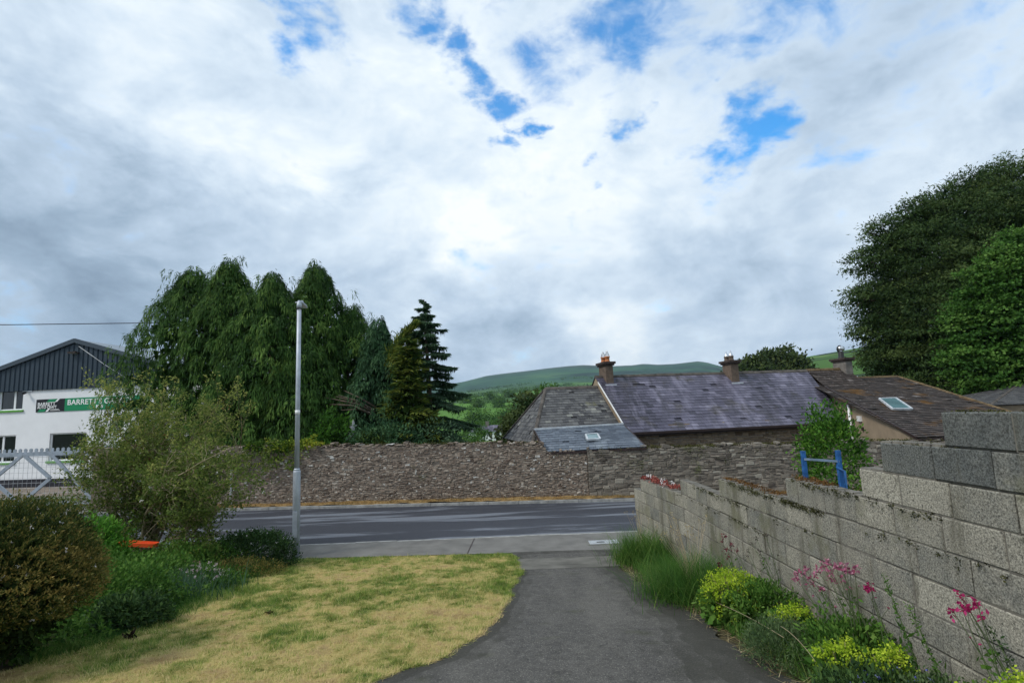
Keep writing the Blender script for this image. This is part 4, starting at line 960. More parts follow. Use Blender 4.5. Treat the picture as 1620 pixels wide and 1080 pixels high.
    vw=vg+.12
    mb=MB(); zt=lambda v: z1+s2*(v-v1)-.03
    uw=ug+.03+(vw-vg)*.4; uk=10.10-.04
    mb.hexa([hw(uw,vw,-.3),hw(ue-.2,vw,-.3),hw(ue-.2,vk-.1,-.3),hw(uk,vk-.1,-.3),hw(uw,vw,zt(vw)),hw(ue-.2,vw,zt(vw)),hw(ue-1.6,vk-.1,zt(vk-.1)),hw(uk,vk-.1,zt(vk-.1))])
    mb.build('tan_gable_wall',M['render'],root)
    rooflight('rooflight',[P(*pr(x,y)[:2]) for x,y in ((1412,650),(1443,650),(1417,632.5),(1391,633.5))],.06,rt,M['skyglass'])
    # downpipe, meter box
    p0=at_plane(1345,640,pW,nW); p1=p0; p1=np.array([p0[0],p0[1],.3])
    mb=MB(); off=-nW*.07; mb.tube([p0+off,p1+off],.055,8); mb.build('downpipe',M['white'],root)
    tW=nrm(HU*.371+HV*.928); c=at_plane(1360,662,pW,nW); mb=MB(); mb.obox(c,nW*.05,tW*.16,(0,0,.11)); mb.build('meter_box',M['whiteflash'],root)
    c=at_plane(1365,678,pW,nW); mb=MB(); mb.obox(c,nW*.04,tW*.05,(0,0,.07)); mb.build('vent_grille',M['gutter'],root)
    # chimneys
    def chimney(uc,du,va,vb,zb,zt,mat,cap,pots,label=None,wall=None):
        c=MB(); c.hexa([hw(uc-du,va,zb),hw(uc+du,va,zb),hw(uc+du,vb,zb),hw(uc-du,vb,zb),hw(uc-du,va,zt),hw(uc+du,va,zt),hw(uc+du,vb,zt),hw(uc-du,vb,zt)])
        ch=c.build('chimney',mat,root); 
        k=MB(); o=.11
        for (oo,za,zc) in ((o*.55,zt-.07,zt),(o,zt,zt+.10)): k.hexa([hw(uc+sx_*(du+oo),(va if sy<0 else vb)+sy*oo,zz) for zz in (za,zc) for sx_,sy in ((-1,-1),(1,-1),(1,1),(-1,1))])
        k.build('cap',M['chimcap'],ch)
        f=MB(); f.obox(hw(uc,va-.04,zb+.55 if wall is None else wall),HU*(du+.09),HV*.10,(0,0,.03)); f.build('flashing',M['lead'],ch)
        for (pu,pv,kind) in pots:
            b=hw(uc+pu,pv,zt+.09); p=MB()
            if kind=='terra':
                p.lathe(b,[(.13,0),(.12,.05),(.105,.08),(.10,.20),(.125,.22),(.12,.27)],12); po=p.build('pot',M['terra'],ch)
                w=MB()
                for j in range(8):
                    an=2*pi*j/8; w.tube([b+(.11*cos(an),.11*sin(an),.26),b+(.085*cos(an),.085*sin(an),.36),b+(0,0,.56)],.008,4,cap=False)
                for zz,rr in ((.36,.085),(.46,.045)): w.tube([b+(rr*cos(x*.785),rr*sin(x*.785),zz) for x in range(9)],.006,4,cap=False)
                w.build('bird_guard',M['silver'],po)
            elif kind=='grey':
                p.lathe(b,[(.13,0),(.12,.05),(.11,.08),(.105,.16),(.125,.18),(.12,.22)],12); po=p.build('pot',M['chimney'],ch)
                w=MB(); w.lathe(b,[(.11,.22),(.105,.25),(.012,.48)],10); w.build('cone_cowl',M['silver'],po)
            else:
                p.lathe(b,[(.20,-.06),(.19,.0),(.15,.04),(.125,.10),(.12,.34),(.11,.36)],12); po=p.build('pot',M['black'],ch)
                w=MB(); w.lathe(b,[(.08,.34),(.08,.40)],10); w.tube([b+(.16,0,.5),b+(-.02,0,.50),b+(-.12,0,.47)],[.11,.14,.10],10); po2=w.build('cowl',M['silver'],po)
                w=MB(); w.tube([b+(-.12,0,.34),b+(-.16,0,.44),b+(-.15,0,.55),b+(-.07,0,.63),b+(.03,0,.64)],.035,8); w.build('cowl_hood',M['black'],po)
        return ch
    cz=lambda y,x: None
    chimney(-.10,.17,HW-.50,HW+.38,ZE+1.3,float(at_plane(957,577,hw(0,HW,0),HV)[2]),M['chimney'],1,[(-.02,HW+.13,'terra'),(.03,HW-.24,'terra')],wall=ZE+1.86)
    chimney(5.98,.19,HW-.68,HW+.02,ZE+1.3,float(at_plane(1150,575,hw(0,HW,0),HV)[2]),M['chimney'],1,[(-.0,HW-.46,'grey'),(-.03,HW-.14,'grey')],wall=ZE+1.76)
    chimney(12.35,.19,HW-.45,HW+.36,ZE+1.2,float(at_plane(1330,570,hw(0,HW,0),HV)[2]),M['chimney_grey'],1,[(-.02,HW-.05,'cowl')],wall=ZE+1.9)
house()

# outbuilding at the right edge
def outbuilding():
    o=at_depth(1600,640,29.0); root=empty('outbuilding',(o[0]+2,o[1]+2.5,0),'low outbuilding with plain dark slate roof at the right edge below the big trees','outbuilding')
    p1=at_depth(1566,641,27.0); p2=at_depth(1622,609,29.5); ze=p1[2]; zr=p2[2]; x0=p1[0]; x1=x0+9; y0=p1[1]; yr=y0+3; y1=y0+6
    mb=MB(); mb.box(x0+.4,x1-.4,y0+.3,y1-.3,-.3,ze-.05); mb.build('wall',M['render'],root)
    mb=MB(); slates(mb,[(x0,y0,ze),(x1,y0,ze),(x1-2,yr,zr),(p2[0],yr,zr)],(1,0,0),.2,.28,(.35,.12)); slates(mb,[(x0,y1,ze),(x0,y0,ze),(p2[0],yr,zr)],(0,-1,0),.2,.28,(.35,.12)); slates(mb,[(x1,y0,ze),(x1,y1,ze),(x1-2,yr,zr)],(0,1,0),.2,.28,(.35,.12)); slates(mb,[(x1,y1,ze),(x0,y1,ze),(p2[0],yr,zr),(x1-2,yr,zr)],(-1,0,0),.2,.28,(.35,.12))
    r=mb.build('roof',M['slate_lichen'],root); mb=MB(); ridge_tiles(mb,(p2[0],yr,zr),(x1-2,yr,zr)); ridge_tiles(mb,(x0,y0,ze),(p2[0],yr,zr),.1,.3); mb.build('ridge',M['ridge'],r)
    a=at_depth(1590,646,27.0); mb=MB(); mb.box(x0+1.0,x1,y0-1.4,y0-.02,ze-.55,ze-.42); mb.box(x0+1.0,x1,y0-1.42,y0-1.34,ze-.62,ze-.40); mb.build('porch_roof',M['lead'],root)
outbuilding()

# ================================================================== GARAGE
GO=np.array([-21.0,30.0,0]); GA=radians(-6); GU=np.array([cos(GA),sin(GA),0]); GN=np.array([sin(GA),-cos(GA),0]); GB=-GN   # GN faces the road
def gw(s,z,d=0): return GO+GU*s+np.array([0,0,z])+GN*d         # s along the front, d out from it
def gpx(x,y): p=at_plane(x,y,GO,GN); return float((p-GO)@GU),float(p[2])
def fbox(mb,s0,s1,z0,z1,d0,d1,**k): mb.obox(gw((s0+s1)/2,(z0+z1)/2,(d0+d1)/2),GU*(s1-s0)/2,GN*(d1-d0)/2,(0,0,(z1-z0)/2),**k)
def garage():
    root=empty('garage_building',gw(-4,0,-5),'white two-storey garage with dark blue corrugated gable and green window sills','garage')
    sa,za=gpx(122,537); zc=gpx(100,614.5)[1]; zp=.42; half=7.9; s0=sa-half; s1=sa+half; tan=.30; ze=za-half*tan; L=16
    zsoff=0
    wins=[]   # s0,s1,z0,z1
    a=gpx(35,648); b=gpx(35,612.5); wins.append((a[0]-1.55,a[0],a[1],b[1]-.02))
    a=gpx(22,731); b=gpx(22,688); wins.append((a[0]-1.75,a[0],a[1],b[1]))
    a=gpx(76,729); b=gpx(76,685.5); wins.append((a[0],a[0]+2.25,a[1],b[1]))
    # front wall as bands round the openings
    mb=MB(); zs=sorted(set([zp,zc]+[w[2] for w in wins]+[w[3] for w in wins]))
    for z0,z1 in zip(zs[:-1],zs[1:]):
        if z1-z0<1e-4: continue
        cut=sorted([(w[0],w[1]) for w in wins if w[2]<=z0+1e-4 and w[3]>=z1-1e-4]); s=s0
        for c in cut+[(s1,s1)]:
            if c[0]>s: fbox(mb,s,c[0],z0,z1,-.3,0)
            s=c[1]
    fbox(mb,s0,s0+.3,zp,ze-.1,-L,-.3); fbox(mb,s1-.3,s1,zp,ze-.1,-L,-.3); fbox(mb,s0,s1,zp,ze-.1,-L-.3,-L)
    mb.build('wall',M['whitewall'],root)
    mb=MB(); fbox(mb,s0-.02,s1+.02,-.25,zp,-L-.32,.025); mb.build('plinth',M['plinth'],root)
    # ribbed cladding in the gable
    mb=MB(); n=int((s1-s0)/.30)
    top=lambda s: za-abs(s-sa)*tan-.06
    for i in range(n):
        p=s0+(s1-s0)*i/n; w=(s1-s0)/n
        for (u0_,u1_,d) in ((0,.60,.075),(.60,.70,None),(.70,.90,.03),(.90,1.0,None)):
            x0=p+w*u0_; x1=p+w*u1_
            d0=d if d is not None else (.075 if u0_<.65 else .03); d1=d if d is not None else (.03 if u0_<.65 else .075)
            mb.add([gw(x0,zc-.03,d0),gw(x1,zc-.03,d1),gw(x1,top(x1),d1),gw(x0,top(x0),d0)],[(0,1,2,3)],.5)
    mb.add([gw(s0,zc-.03,0),gw(s1,zc-.03,0),gw(s1,zc-.03,.08),gw(s0,zc-.03,.08)],[(0,1,2,3)])
    mb.add([gw(s0,zc-.02,.01),gw(s1,zc-.02,.01),gw(s1,ze-.05,.01),gw(sa,za-.05,.01),gw(s0,ze-.05,.01)],[(0,1,2,3,4)])
    mb.build('cladding',M['cladding'],root)
    mb=MB()
    for sgn,se in ((-1,s0-.25),(1,s1+.25)):
        z_=za-abs(se-sa)*tan
        mb.add([gw(sa,za,.16),gw(se,z_,.16),gw(se,z_,-L-.2),gw(sa,za,-L-.2)],[(0,1,2,3) if sgn>0 else (3,2,1,0)]); mb.add([gw(sa,za-.06,.16),gw(se,z_-.06,.16),gw(se,z_-.06,-L-.2),gw(sa,za-.06,-L-.2)],[(3,2,1,0) if sgn>0 else (0,1,2,3)])
    mb.build('roof',M['sheetroof'],root)
    mb=MB()
    for se in (s0-.28,s1+.28):
        z_=za-abs(se-sa)*tan; mb.bar(gw(sa,za-.07,.16),gw(se,z_-.07,.16),.06,.24)
    mb.build('bargeboard',M['claddingtrim'],root)
    for i,(a,b,z0,z1) in enumerate(wins):
        f=MB(); t=.07; d0,d1=-.16,-.10
        fbox(f,a,a+t,z0,z1,d0,d1); fbox(f,b-t,b,z0,z1,d0,d1); fbox(f,a+t,b-t,z0,z0+t,d0,d1); fbox(f,a+t,b-t,z1-t,z1,d0,d1)
        m_=(b-.60 if i==0 else (a+b)/2); 
        if i!=2: fbox(f,m_-.06,m_+.06,z0+t,z1-t,d0,d1+.005)
        fr=f.build('window',M['white'],root)
        g=MB(); fbox(g,a+.02,b-.02,z0+.02,z1-.02,-.15,-.13); g.build('pane',M['glassdark'],fr)
        g=MB(); fbox(g,a-.02,b+.02,z0-.05,z1,-.30,-.27); g.build('dark_interior',M['black'],fr)
        s=MB(); fbox(s,a-.10,b+.10,z0-.11,z0-.002,-.02,.07); s.build('sill',M['greensill'],fr)
    # floodlight under the apex, camera by the window, cable over the gable
    s,z=gpx(121,558.5); f=MB(); fbox(f,s-.24,s+.24,z-.03,z+.05,.06,.34); fbox(f,s-.05,s+.05,z-.02,z+.1,.06,.12); fl=f.build('floodlight',M['chimcap'],root); g=MB(); fbox(g,s-.2,s+.2,z-.045,z-.03,.10,.30); g.build('lens',M['lead'],fl)
    s,z=gpx(44,620); f=MB(); f.bar(gw(s-.28,z+.03,.03),gw(s+.32,z+.05,.03),.05,.04); f.bar(gw(s,z+.02,.02),gw(s,z+.02,.16),.05,.05); c_=f.build('security_camera_bracket',M['silver'],root)
    f=MB(); f.tube([gw(s,z-.03,.14),gw(s+.06,z-.07,.30)],[.07,.085],10); f.build('security_camera',M['black'],c_)
    a=gpx(127,548); b=gpx(208,602); f=MB(); f.tube([gw(a[0],a[1],.09),gw((a[0]+b[0])/2,(a[1]+b[1])/2-.05,.10),gw(b[0],b[1],.09),gw(b[0]+1.2,b[1]-.8,.09)],.016,5); f.build('cable',M['lead'],root)
    return wins
garage()
def text_mesh(name,txt,size,s,z,d,mat,parent,bold=.012,sx=1.0,shear=0):
    cu=bpy.data.curves.new(name,'FONT'); cu.body=txt; cu.size=size; cu.offset=bold; cu.extrude=.004; cu.shear=shear; cu.space_character=1.02
    t=bpy.data.objects.new(name+'_curve',cu); COL.objects.link(t); dg=bpy.context.evaluated_depsgraph_get(); me=bpy.data.meshes.new_from_object(t.evaluated_get(dg)); bpy.data.objects.remove(t)
    for v in me.vertices:
        x,y,zz=v.co; p=gw(s+x*sx,z+y,d+zz)-world_of(parent); v.co=tuple(p)
    me.materials.clear(); me.materials.append(mat); o=bpy.data.objects.new(name,me); COL.objects.link(o); o.parent=parent; return o
def sign():
    a=gpx(57,653.5); b=gpx(102,629); s0,s1=a[0],gpx(103,640)[0]; z0,z1=gpx(80,651)[1],gpx(80,631)[1]; s2=s1+5.05; h=z1-z0
    root=empty('sign_board',gw((s0+s2)/2,(z0+z1)/2,.03),'long green and black sign with white lettering on the garage front','sign')
    mb=MB(); fbox(mb,s0,s1,z0,z1,.004,.03); k=mb.build('black_panel',M['signblack'],root)
    mb=MB(); fbox(mb,s1+.002,s2,z0,z1,.004,.032); mb.build('green_panel',M['signgreen'],root)
    w=s1-s0
    def para(nm,f0,f1,zz0,zz1,sl,mat,d):
        m=MB(); pts=[(s0+w*f0,zz0),(s0+w*f1,zz0),(s0+w*f1+sl,zz1),(s0+w*f0+sl,zz1)]
        m.hexa([gw(p[0],p[1],.031) for p in pts]+[gw(p[0],p[1],d) for p in pts]); m.build(nm,mat,k)
    para('green_stripe',.36,.66,z1-h*.24,z1-.005,.16,M['signgreen'],.034); para('white_stripe',.66,.73,z1-h*.24,z1-.005,.16,M['signwhite'],.035)
    para('green_stripe',.06,.30,z0+.005,z0+h*.22,.14,M['signgreen'],.034); para('white_stripe',.34,.42,z0+.005,z0+h*.25,.16,M['signwhite'],.035)
    text_mesh('lettering','BARRETT',.27,s0+.10,z0+h*.49,.036,M['signwhite'],k,.004,.98)
    text_mesh('lettering','AUTO CRAFT',.21,s0+.09,z0+h*.27,.036,M['signwhite'],k,.004,.93)
    m=MB()
    for j,(l,zz) in enumerate(((.5,.155),(.58,.075))):
        x=s0+w*.52
        while x<s0+w*.52+l: fbox(m,x,x+.05,z0+h*zz,z0+h*zz+.035,.031,.035); x+=.075
    m.build('small_print',M['signwhite'],k)
    text_mesh('lettering',"BARRETT'S GARAGE",.42,s1+.16,z0+h*.47,.036,M['signwhite'],root,.006,1.05)
    text_mesh('lettering','K S',.24,s1+1.95,z0+h*.15,.036,M['signwhite'],root,.008,1.3)
sign()

# ------------------------------------------------------------------ gate
def gate():
    y0=21.5; ang=radians(-5.4); a0=at_depth(150,796,y0); gx=a0[0]; 
    e=np.array([cos(ang),sin(ang),0]); nn=np.array([sin(ang),-cos(ang),0])
    pt=lambda px,py: at_plane(px,py,(gx,y0,0),nn)
    zb=float(pt(110,795)[2]); zt=float(pt(80,717)[2]); xr=.55; base=np.array([gx,y0,0])
    G=lambda s,z,d=0: base+e*s+np.array([0,0,z])+nn*d
    sp=lambda px,py: float((pt(px,py)-base)@e)
    root=empty('metal_gate',G(-3,0),'wide galvanised metal gate with scalloped top rail, diamond braces and wire mesh','gate')
    sR=sp(160,750); sL=sR-7.2
    f=MB(); f.bar(G(sL,zb),G(sR,zb),.09,.12,tone=.5); f.bar(G(sL,zt),G(sR,zt),.08,.17); f.bar(G(sR,zb),G(sR,zt),.08,.08); f.bar(G(sL,zb),G(sL,zt),.08,.08); f.build('gate_frame',M['galv'],root)
    s=MB(); x=sL+.1; st=.235
    while x<sR-.1:
        c=G(x,zt+.14); n=12; pts=[]
        for k in range(n): an=2*pi*k/n; pts.append((x+.075*cos(an),zt+.15+.075*sin(an)))
        s.add([G(p,q,.012) for p,q in pts]+[G(p,q,-.012) for p,q in pts],[list(range(n)),list(range(2*n-1,n-1,-1))]+[(i,(i+1)%n,(i+1)%n+n,i+n) for i in range(n)])
        s.add([G(x-.115,zt+.05,.01),G(x+.115,zt+.05,.01),G(x+.05,zt+.10,.01),G(x-.05,zt+.10,.01),G(x-.115,zt+.05,-.01),G(x+.115,zt+.05,-.01),G(x+.05,zt+.10,-.01),G(x-.05,zt+.10,-.01)],[(0,1,2,3),(7,6,5,4),(1,5,6,2),(3,7,4,0),(0,4,5,1)]); x+=st
    s.build('scalloped_edge',M['galv'],root)
    top=sp(38,720); mid=sp(81,756); bot=sp(32,795); zm=float(pt(81,756)[2]); w=mid-top; period=sp(81,721)-sp(-8,757)
    br=[]
    for k in range(-3,1):
        o=k*2*w
        br+= [((top+o,zt),(mid+o,zm)),((mid+o,zm),(bot+o,zb)),((top+o,zt),(top-w+o,zm)),((top-w+o,zm),(bot+o,zb))]
    br.append(((sp(81,721),zt),(sp(146,784),zb+.15)))
    for (p,q) in br:
        if min(p[0],q[0])<sL-.05: continue
        b=MB(); b.bar(G(p[0],p[1],.03),G(q[0],q[1],.03),.04,.14,up=nn) if False else b.bar(G(p[0],p[1],.03),G(q[0],q[1],.03),.135,.05,up=nn); b.build('brace',M['galv'],root)
    m=MB(); x=sL
    while x<sR: m.tube([G(x,zb,-.02),G(x,zt,-.02)],.006,4,cap=False); x+=.20
    z=zb+.2
    while z<zt: m.tube([G(sL,z,-.02),G(sR,z,-.02)],.006,4,cap=False); z+=.20
    m.build('wire_mesh',M['wire'],root)
    for sx_,h,lab in ((sR+.16,2.35,'thick grey steel gate post on the gate side, behind the tall shrub'),(sR+.52,2.3,'second grey steel gate post, beside the end of the stone wall behind the tall shrub')):
        r=empty('gate_post',G(sx_,0),lab,'post','steel posts by the gate'); p=MB(); p.obox(G(sx_,h/2-.1),e*.075,nn*.075,(0,0,h/2+.1)); p.build('post',M['galv'],r); c=MB(); c.obox(G(sx_,h+.015),e*.09,nn*.09,(0,0,.015)); c.build('cap',M['galv'],r)
gate()
# thin pole at the road's far side
p=at_height(365,800,.1); root=empty('marker_pole',(p[0],p[1],.05),'thin weathered white pole standing at the foot of the stone wall behind the tall shrub','pole')
mb=MB(); zt=float(at_depth(364,728,p[1])[2]); mb.tube([(p[0],p[1],0),(p[0]-.01,p[1],zt)],.045,8); mb.build('pole',M['dead'],root); mb=MB(); mb.tube([(p[0]-.01,p[1],zt),(p[0]-.01,p[1],zt+.04)],[.052,.035],8); mb.build('cap',M['chimcap'],root)

# ------------------------------------------------------------------ lamp post
def lamp():
    b=at_height(468,881,.06); root=empty('lamp_post',(b[0],b[1],.06),'tall grey steel street lamp standing between the lawn and the road','street lamp'); t=at_depth(475,478,b[1]); zt=float(t[2]); zs=float(at_depth(470,744,b[1])[2])
    x,y=b[0],b[1]
    mb=MB(); mb.tube([(x,y,-.1),(x,y,zs-.03),(x,y,zs)],[.082,.082,.078],16); mb.tube([(x,y,zs),(x,y,zs+.05)],[.076,.058],16); bs=mb.build('base_column',M['galvpost'],root)
    d=MB(); d.box(x-.05,x+.05,y-.089,y-.078,.5,1.05); d.build('access_door',M['galvpost'],bs)
    mb=MB(); mb.tube([(x,y,zs),(x+.004,y,zs+1.9),(x+.008,y,zt-.05)],[.053,.051,.048],14); pl=mb.build('pole',M['galvpost'],root)
    mb=MB(); zz=float(at_depth(472,652,y)[2]); mb.tube([(x,y,zz-.05),(x,y,zz+.05)],.0555,14); mb.build('number_band',M['white'],pl)
    x+=.008
    mb=MB(); mb.tube([(x,y,zt-.14),(x,y,zt-.06),(x,y+.02,zt+.005),(x+.03,y+.10,zt+.02)],[.056,.056,.052,.045],12); mb.tube([(x-.10,y+.01,zt),(x-.02,y+.01,zt)],[.012,.02],8); br=mb.build('bracket',M['galvpost'],root)
    q=MB(); q.tube([(x,y,zt-.165),(x,y,zt-.145)],.07,12); q.build('collar_joint',M['black'],br)
    h=MB(); u=nrm((-.05,.98,-.16)); r_=nrm(np.cross(u,(0,0,1))); c=np.array([x+.03,y,zt+.0])+u*.22
    prof=[(-.20,.04,.03),(-.12,.055,.036),(.04,.070,.04),(.14,.06,.03),(.18,.03,.015)]; rings=[]
    V=[]
    for (l,w,hh) in prof:
        for k in range(10): an=2*pi*k/10; V.append(c+u*l+r_*w*cos(an)+np.array([0,0,hh*max(sin(an),-.45)]))
    F=[(i*10+k,i*10+(k+1)%10,(i+1)*10+(k+1)%10,(i+1)*10+k) for i in range(4) for k in range(10)]+[tuple(range(9,-1,-1)),tuple(range(40,50))]
    h.add(V,F,.5,0,True); hd=h.build('lamp_head',M['galvpost'],root); l=MB(); l.obox(c-np.array([0,0,.022]),u*.10,r_*.045,(0,0,.008)); l.build('lens',M['whiteflash'],hd)
lamp()

# ------------------------------------------------------------------ overhead cable, blue hoop, orange strip
def cable():
    a=at_depth(-200,514.5,27.5); b=at_depth(215,511,30); c=b+(b-a)*.35; mid=(a+b)/2-np.array([0,0,.03]); mb=MB(); pts=[a+(a-b)*.8,a,mid,b,c]; mb.tube(pts,.022,6)
    o=mb.build('overhead_cable',M['blackcable']); tag(o,'black overhead cable crossing the sky above the garage into the dark trees','cable')
cable()
def hoop():
    a=at_depth(1270,713,8.3); b=at_depth(1325,712,8.0); root=empty('blue_barrier',((a[0]+b[0])/2,8.15,float(bank(8.15))),'blue painted metal hoop barrier beyond the block wall, in front of the round green shrub','barrier')
    g=float(bank(8.1))-.1
    p=MB(); p.obox(((a[0]),a[1],(a[2]+g)/2),(.028,0,0),(0,.028,0),(0,0,(a[2]-g)/2)); p.build('post',M['blue'],root)
    p=MB(); p.obox(((b[0]),b[1],(b[2]+g)/2),(.028,0,0),(0,.028,0),(0,0,(b[2]-g)/2)); p.build('post',M['blue'],root)
    p=MB(); z=float(at_depth(1298,727.5,8.15)[2]); p.bar((a[0],a[1]-.02,z+.01),(b[0],b[1]-.02,z-.01),.03,.03); p.build('rail',M['bluegrey'],root)
    p=MB(); q=at_depth(1334,745,7.9); p.tube([(q[0],q[1],g),(q[0]+.02,q[1],q[2]),(q[0]-.03,q[1]+.1,q[2]+.05)],.018,8); p.build('bent_pipe',M['blue'],root)
hoop()

# ================================================================== TREES
def top_z(px,py,y): return float(at_depth(px,py,y)[2])
def con(name,label,px,py,y,rad,mat,group=None,**k):
    t=at_depth(px,py,y); x0=float(at_depth(px+k.pop('footdx',0),700,y)[0]); g=tz(x0,y)
    k.setdefault('lean',float(t[0])-x0)
    return conifer(name,label,(x0,y,g),float(t[2])-g,rad,mat,group,**k)
GC='weeping cypresses crowded behind the stone wall'
def wee(label,px,py,y,rad,prof,seed,mat=None,footpx=None,group=GC,name='cypress_tree',**k):
    t=at_depth(px,py,y); x0=float(at_depth(footpx or px,700,y)[0]); g=tz(x0,y)
    return weeping(name,label,(x0,y,g),float(t[2])-g,rad,mat or M['cypress'],group,prof,float(t[0])-x0,seed=seed,**k)
dome=lambda t:(max(0,1-t**2.1)**.80)*(.86+.14*min(1,t/.25))
cone=lambda t:(max(0,1-t**1.95)**.86)*(.86+.14*min(1,t/.25))
peak=lambda t:(max(0,1-t**1.8)**.92)*(.88+.12*min(1,t/.25))
wee('broad dark weeping cypress beside the garage, leftmost of the crowded cypresses',306,430,26.5,3.8,dome,1,footpx=292)
wee('tallest weeping cypress with a pointed top, second tree from the garage',366,414,25.5,3.5,peak,2)
wee('weeping cypress with a rounded top, left of the lamp post and above the tall shrub',431,437,24.4,3.4,cone,3)
wee('open-topped weeping cypress whose ragged crown rises just right of the street lamp',499,421,26.2,3.7,peak,4,amp=.40)
wee('lower round-shouldered weeping cypress right of the street lamp, fifth from the garage',556,487,26.6,3.1,cone,5,footpx=545)
wee('low skirt of weeping cypress hanging behind the lamp post, shortest of the cypresses',485,545,23.6,2.6,dome,6,footpx=480)
narrow=lambda t:(max(0,1-t)**.8)*(.7+.3*min(1,t/.15))
wee('slim blue-green conifer between the dark cypresses and the golden conifer',598,506,24.0,2.8,lambda t:(max(0,1-t**1.15)**1.0)*(.85+.15*min(1,t/.2)),7,M['cypress_blue'],606,None,'fir_tree',Lf=.2,Wf=.036,amp=.4)
con('golden_conifer','golden green conifer with flat ascending sprays in front of the tall spruce',646,538,23.0,1.75,M['golden'],None,nb=210,prof=narrow,droopy=False,Lf=.30,Wf=.06,K=16)
tri=lambda t:(max(0,1-t)**1.0)*.98+.02
def spruce():
    y=25.0; t=at_depth(671,474,y); g=tz(float(t[0]),y); base=np.array([float(t[0])+.25,y,g]); h=float(t[2])-g
    root=empty('spruce_tree',base,'tall narrow-topped spruce with tiered open branches, right end of the conifers','tree')
    b=MB(); b.tube([base+(0,0,-.3),base+(-.1,0,h*.5),base+(-.25,0,h)],[.2,.12,.012],8); lv=Leaves()
    z=.45
    while z<h-.1:
        t_=z/h; R=(3.3*(1-t_)**.80+.06)*rng.uniform(.85,1.1); nbr=int(6+3*(1-t_)) if t_<.93 else 4
        a0=rng.uniform(0,6.28)
        for j in range(nbr):
            az=a0+2*pi*j/nbr+rng.normal()*.2; o=np.array([cos(az),sin(az),0]); r=R*rng.uniform(.5,1.22); lat=np.array([-o[1],o[0],0])
            ax=base+np.array([-.25*t_,0,z+rng.normal()*.1]); dr=.16+.22*(1-t_)
            P_=lambda f: ax+o*r*f+np.array([0,0,r*(.10*f-dr*f*f*1.5+.14*f**4*1.2)])
            b.tube([P_(0),P_(.5),P_(.98)],[.022,.014,.004],4,cap=False)
            n=int(26+r*190); f=rng.uniform(.10,1,n)**.8; tt=rng.uniform(.2,.9)
            C=np.array([P_(x) for x in f]); side=rng.choice([-1,1],n); w=(r*.22*(1-f*.75)+.03)*rng.uniform(0,1,n)
            C=C+lat*(side*w)[:,None]; D=lat*(side*rng.uniform(.15,1,n))[:,None]+o*rng.uniform(.3,1,n)[:,None]+np.array([0,0,-1])*rng.uniform(.0,.75,n)[:,None]
            lv.add(C,D,rng.uniform(.14,.27,n),rng.uniform(.035,.06,n),np.clip(tt*.5+.35*(f-.4)+rng.normal(0,.15,n)+.12,0,1))
            # hanging twigs under the branch
            n=int(r*75); f=rng.uniform(.25,.95,n); C=np.array([P_(x) for x in f]) if n else np.zeros((0,3)); 
            if n: lv.add(C+rng.normal(size=(n,3))*.04,np.array([0,0,-1])+rng.normal(size=(n,3))*.25,rng.uniform(.15,.34,n),rng.uniform(.04,.06,n),rng.uniform(0,.5,n))
        z+=(.30+.26*(1-t_))*rng.uniform(.8,1.25)
    b.build('trunk',M['bark'],root); lv.build('crown',M['spruce'],root)
spruce()
# long golden bough
def bough(name,label,p0,p1,p2,mat,cat,w=.35,n=900):
    p0,p1,p2=[np.array(p,float) for p in (p0,p1,p2)]; root=empty(name,p0,label,cat); b=MB(); b.tube([p0,p1,p2],[.06,.04,.01],6); b.build('branch',M['bark'],root); lv=Leaves()
    f=rng.uniform(.15,1,n); q=((1-f)**2)[:,None]*p0+(2*f*(1-f))[:,None]*(2*p1-.5*p0-.5*p2)+(f**2)[:,None]*p2
    d=nrm(p2-p0); lv.add(q+rng.normal(size=(n,3))*w*(1.1-f)[:,None]*.6,d+rng.normal(size=(n,3))*.5,rng.uniform(.2,.36,n),rng.uniform(.04,.07,n),rng.uniform(.2,1,n)); lv.build('sprays',mat,root)
bough('golden_bough','long golden green bough sweeping up to the right beside the tall spruce',at_depth(612,600,23.4),at_depth(628,548,23.3),at_depth(659,513,23.2),M['golden'],'branch',.30,1500)
# dead fallen bough and silver trunk seen under the conifers
p=at_depth(556,697,22.2); root=empty('dead_tree',(p[0],p[1],tz(p[0],p[1])),'pale silver broken dead trunk in the dark gap under the conifers','dead tree')
mb=MB(); a=at_depth(549,702,22.2); b_=at_depth(556,684,22.2); c=at_depth(558,672,22.2); lowp=np.array([a[0]-.1,a[1],tz(p[0],p[1])]); mb.tube([lowp,a,b_,c,c+(0.02,0,.22)],[.13,.11,.12,.12,.01],8); mb.tube([c-(0,0,.1),at_depth(565,672,22.2)],[.06,.01],6)
mb.build('trunk',M['dead'],root); mb=MB(); mb.tube([b_,b_+(-.18,.05,.12)],[.04,.01],5); mb.tube([b_+(0,0,.15),b_+(.12,-.1,.35)],[.03,.008],5); mb.build('snag',M['dead'],root)
a=at_depth(532,634,22.6); b_=at_depth(590,652,22.8); root=empty('broken_branch',a,'brown broken branch sticking out of the conifers above the pale dead trunk','branch')
mb=MB(); 
for i in range(9):
    o_=rng.normal(size=3)*.10; mb.tube([b_+o_,(a+b_)/2+o_*1.3+(0,0,.12),a+o_*2.2],[.05,.04,.012],5)
mb.build('splintered_wood',M['bark'],root)

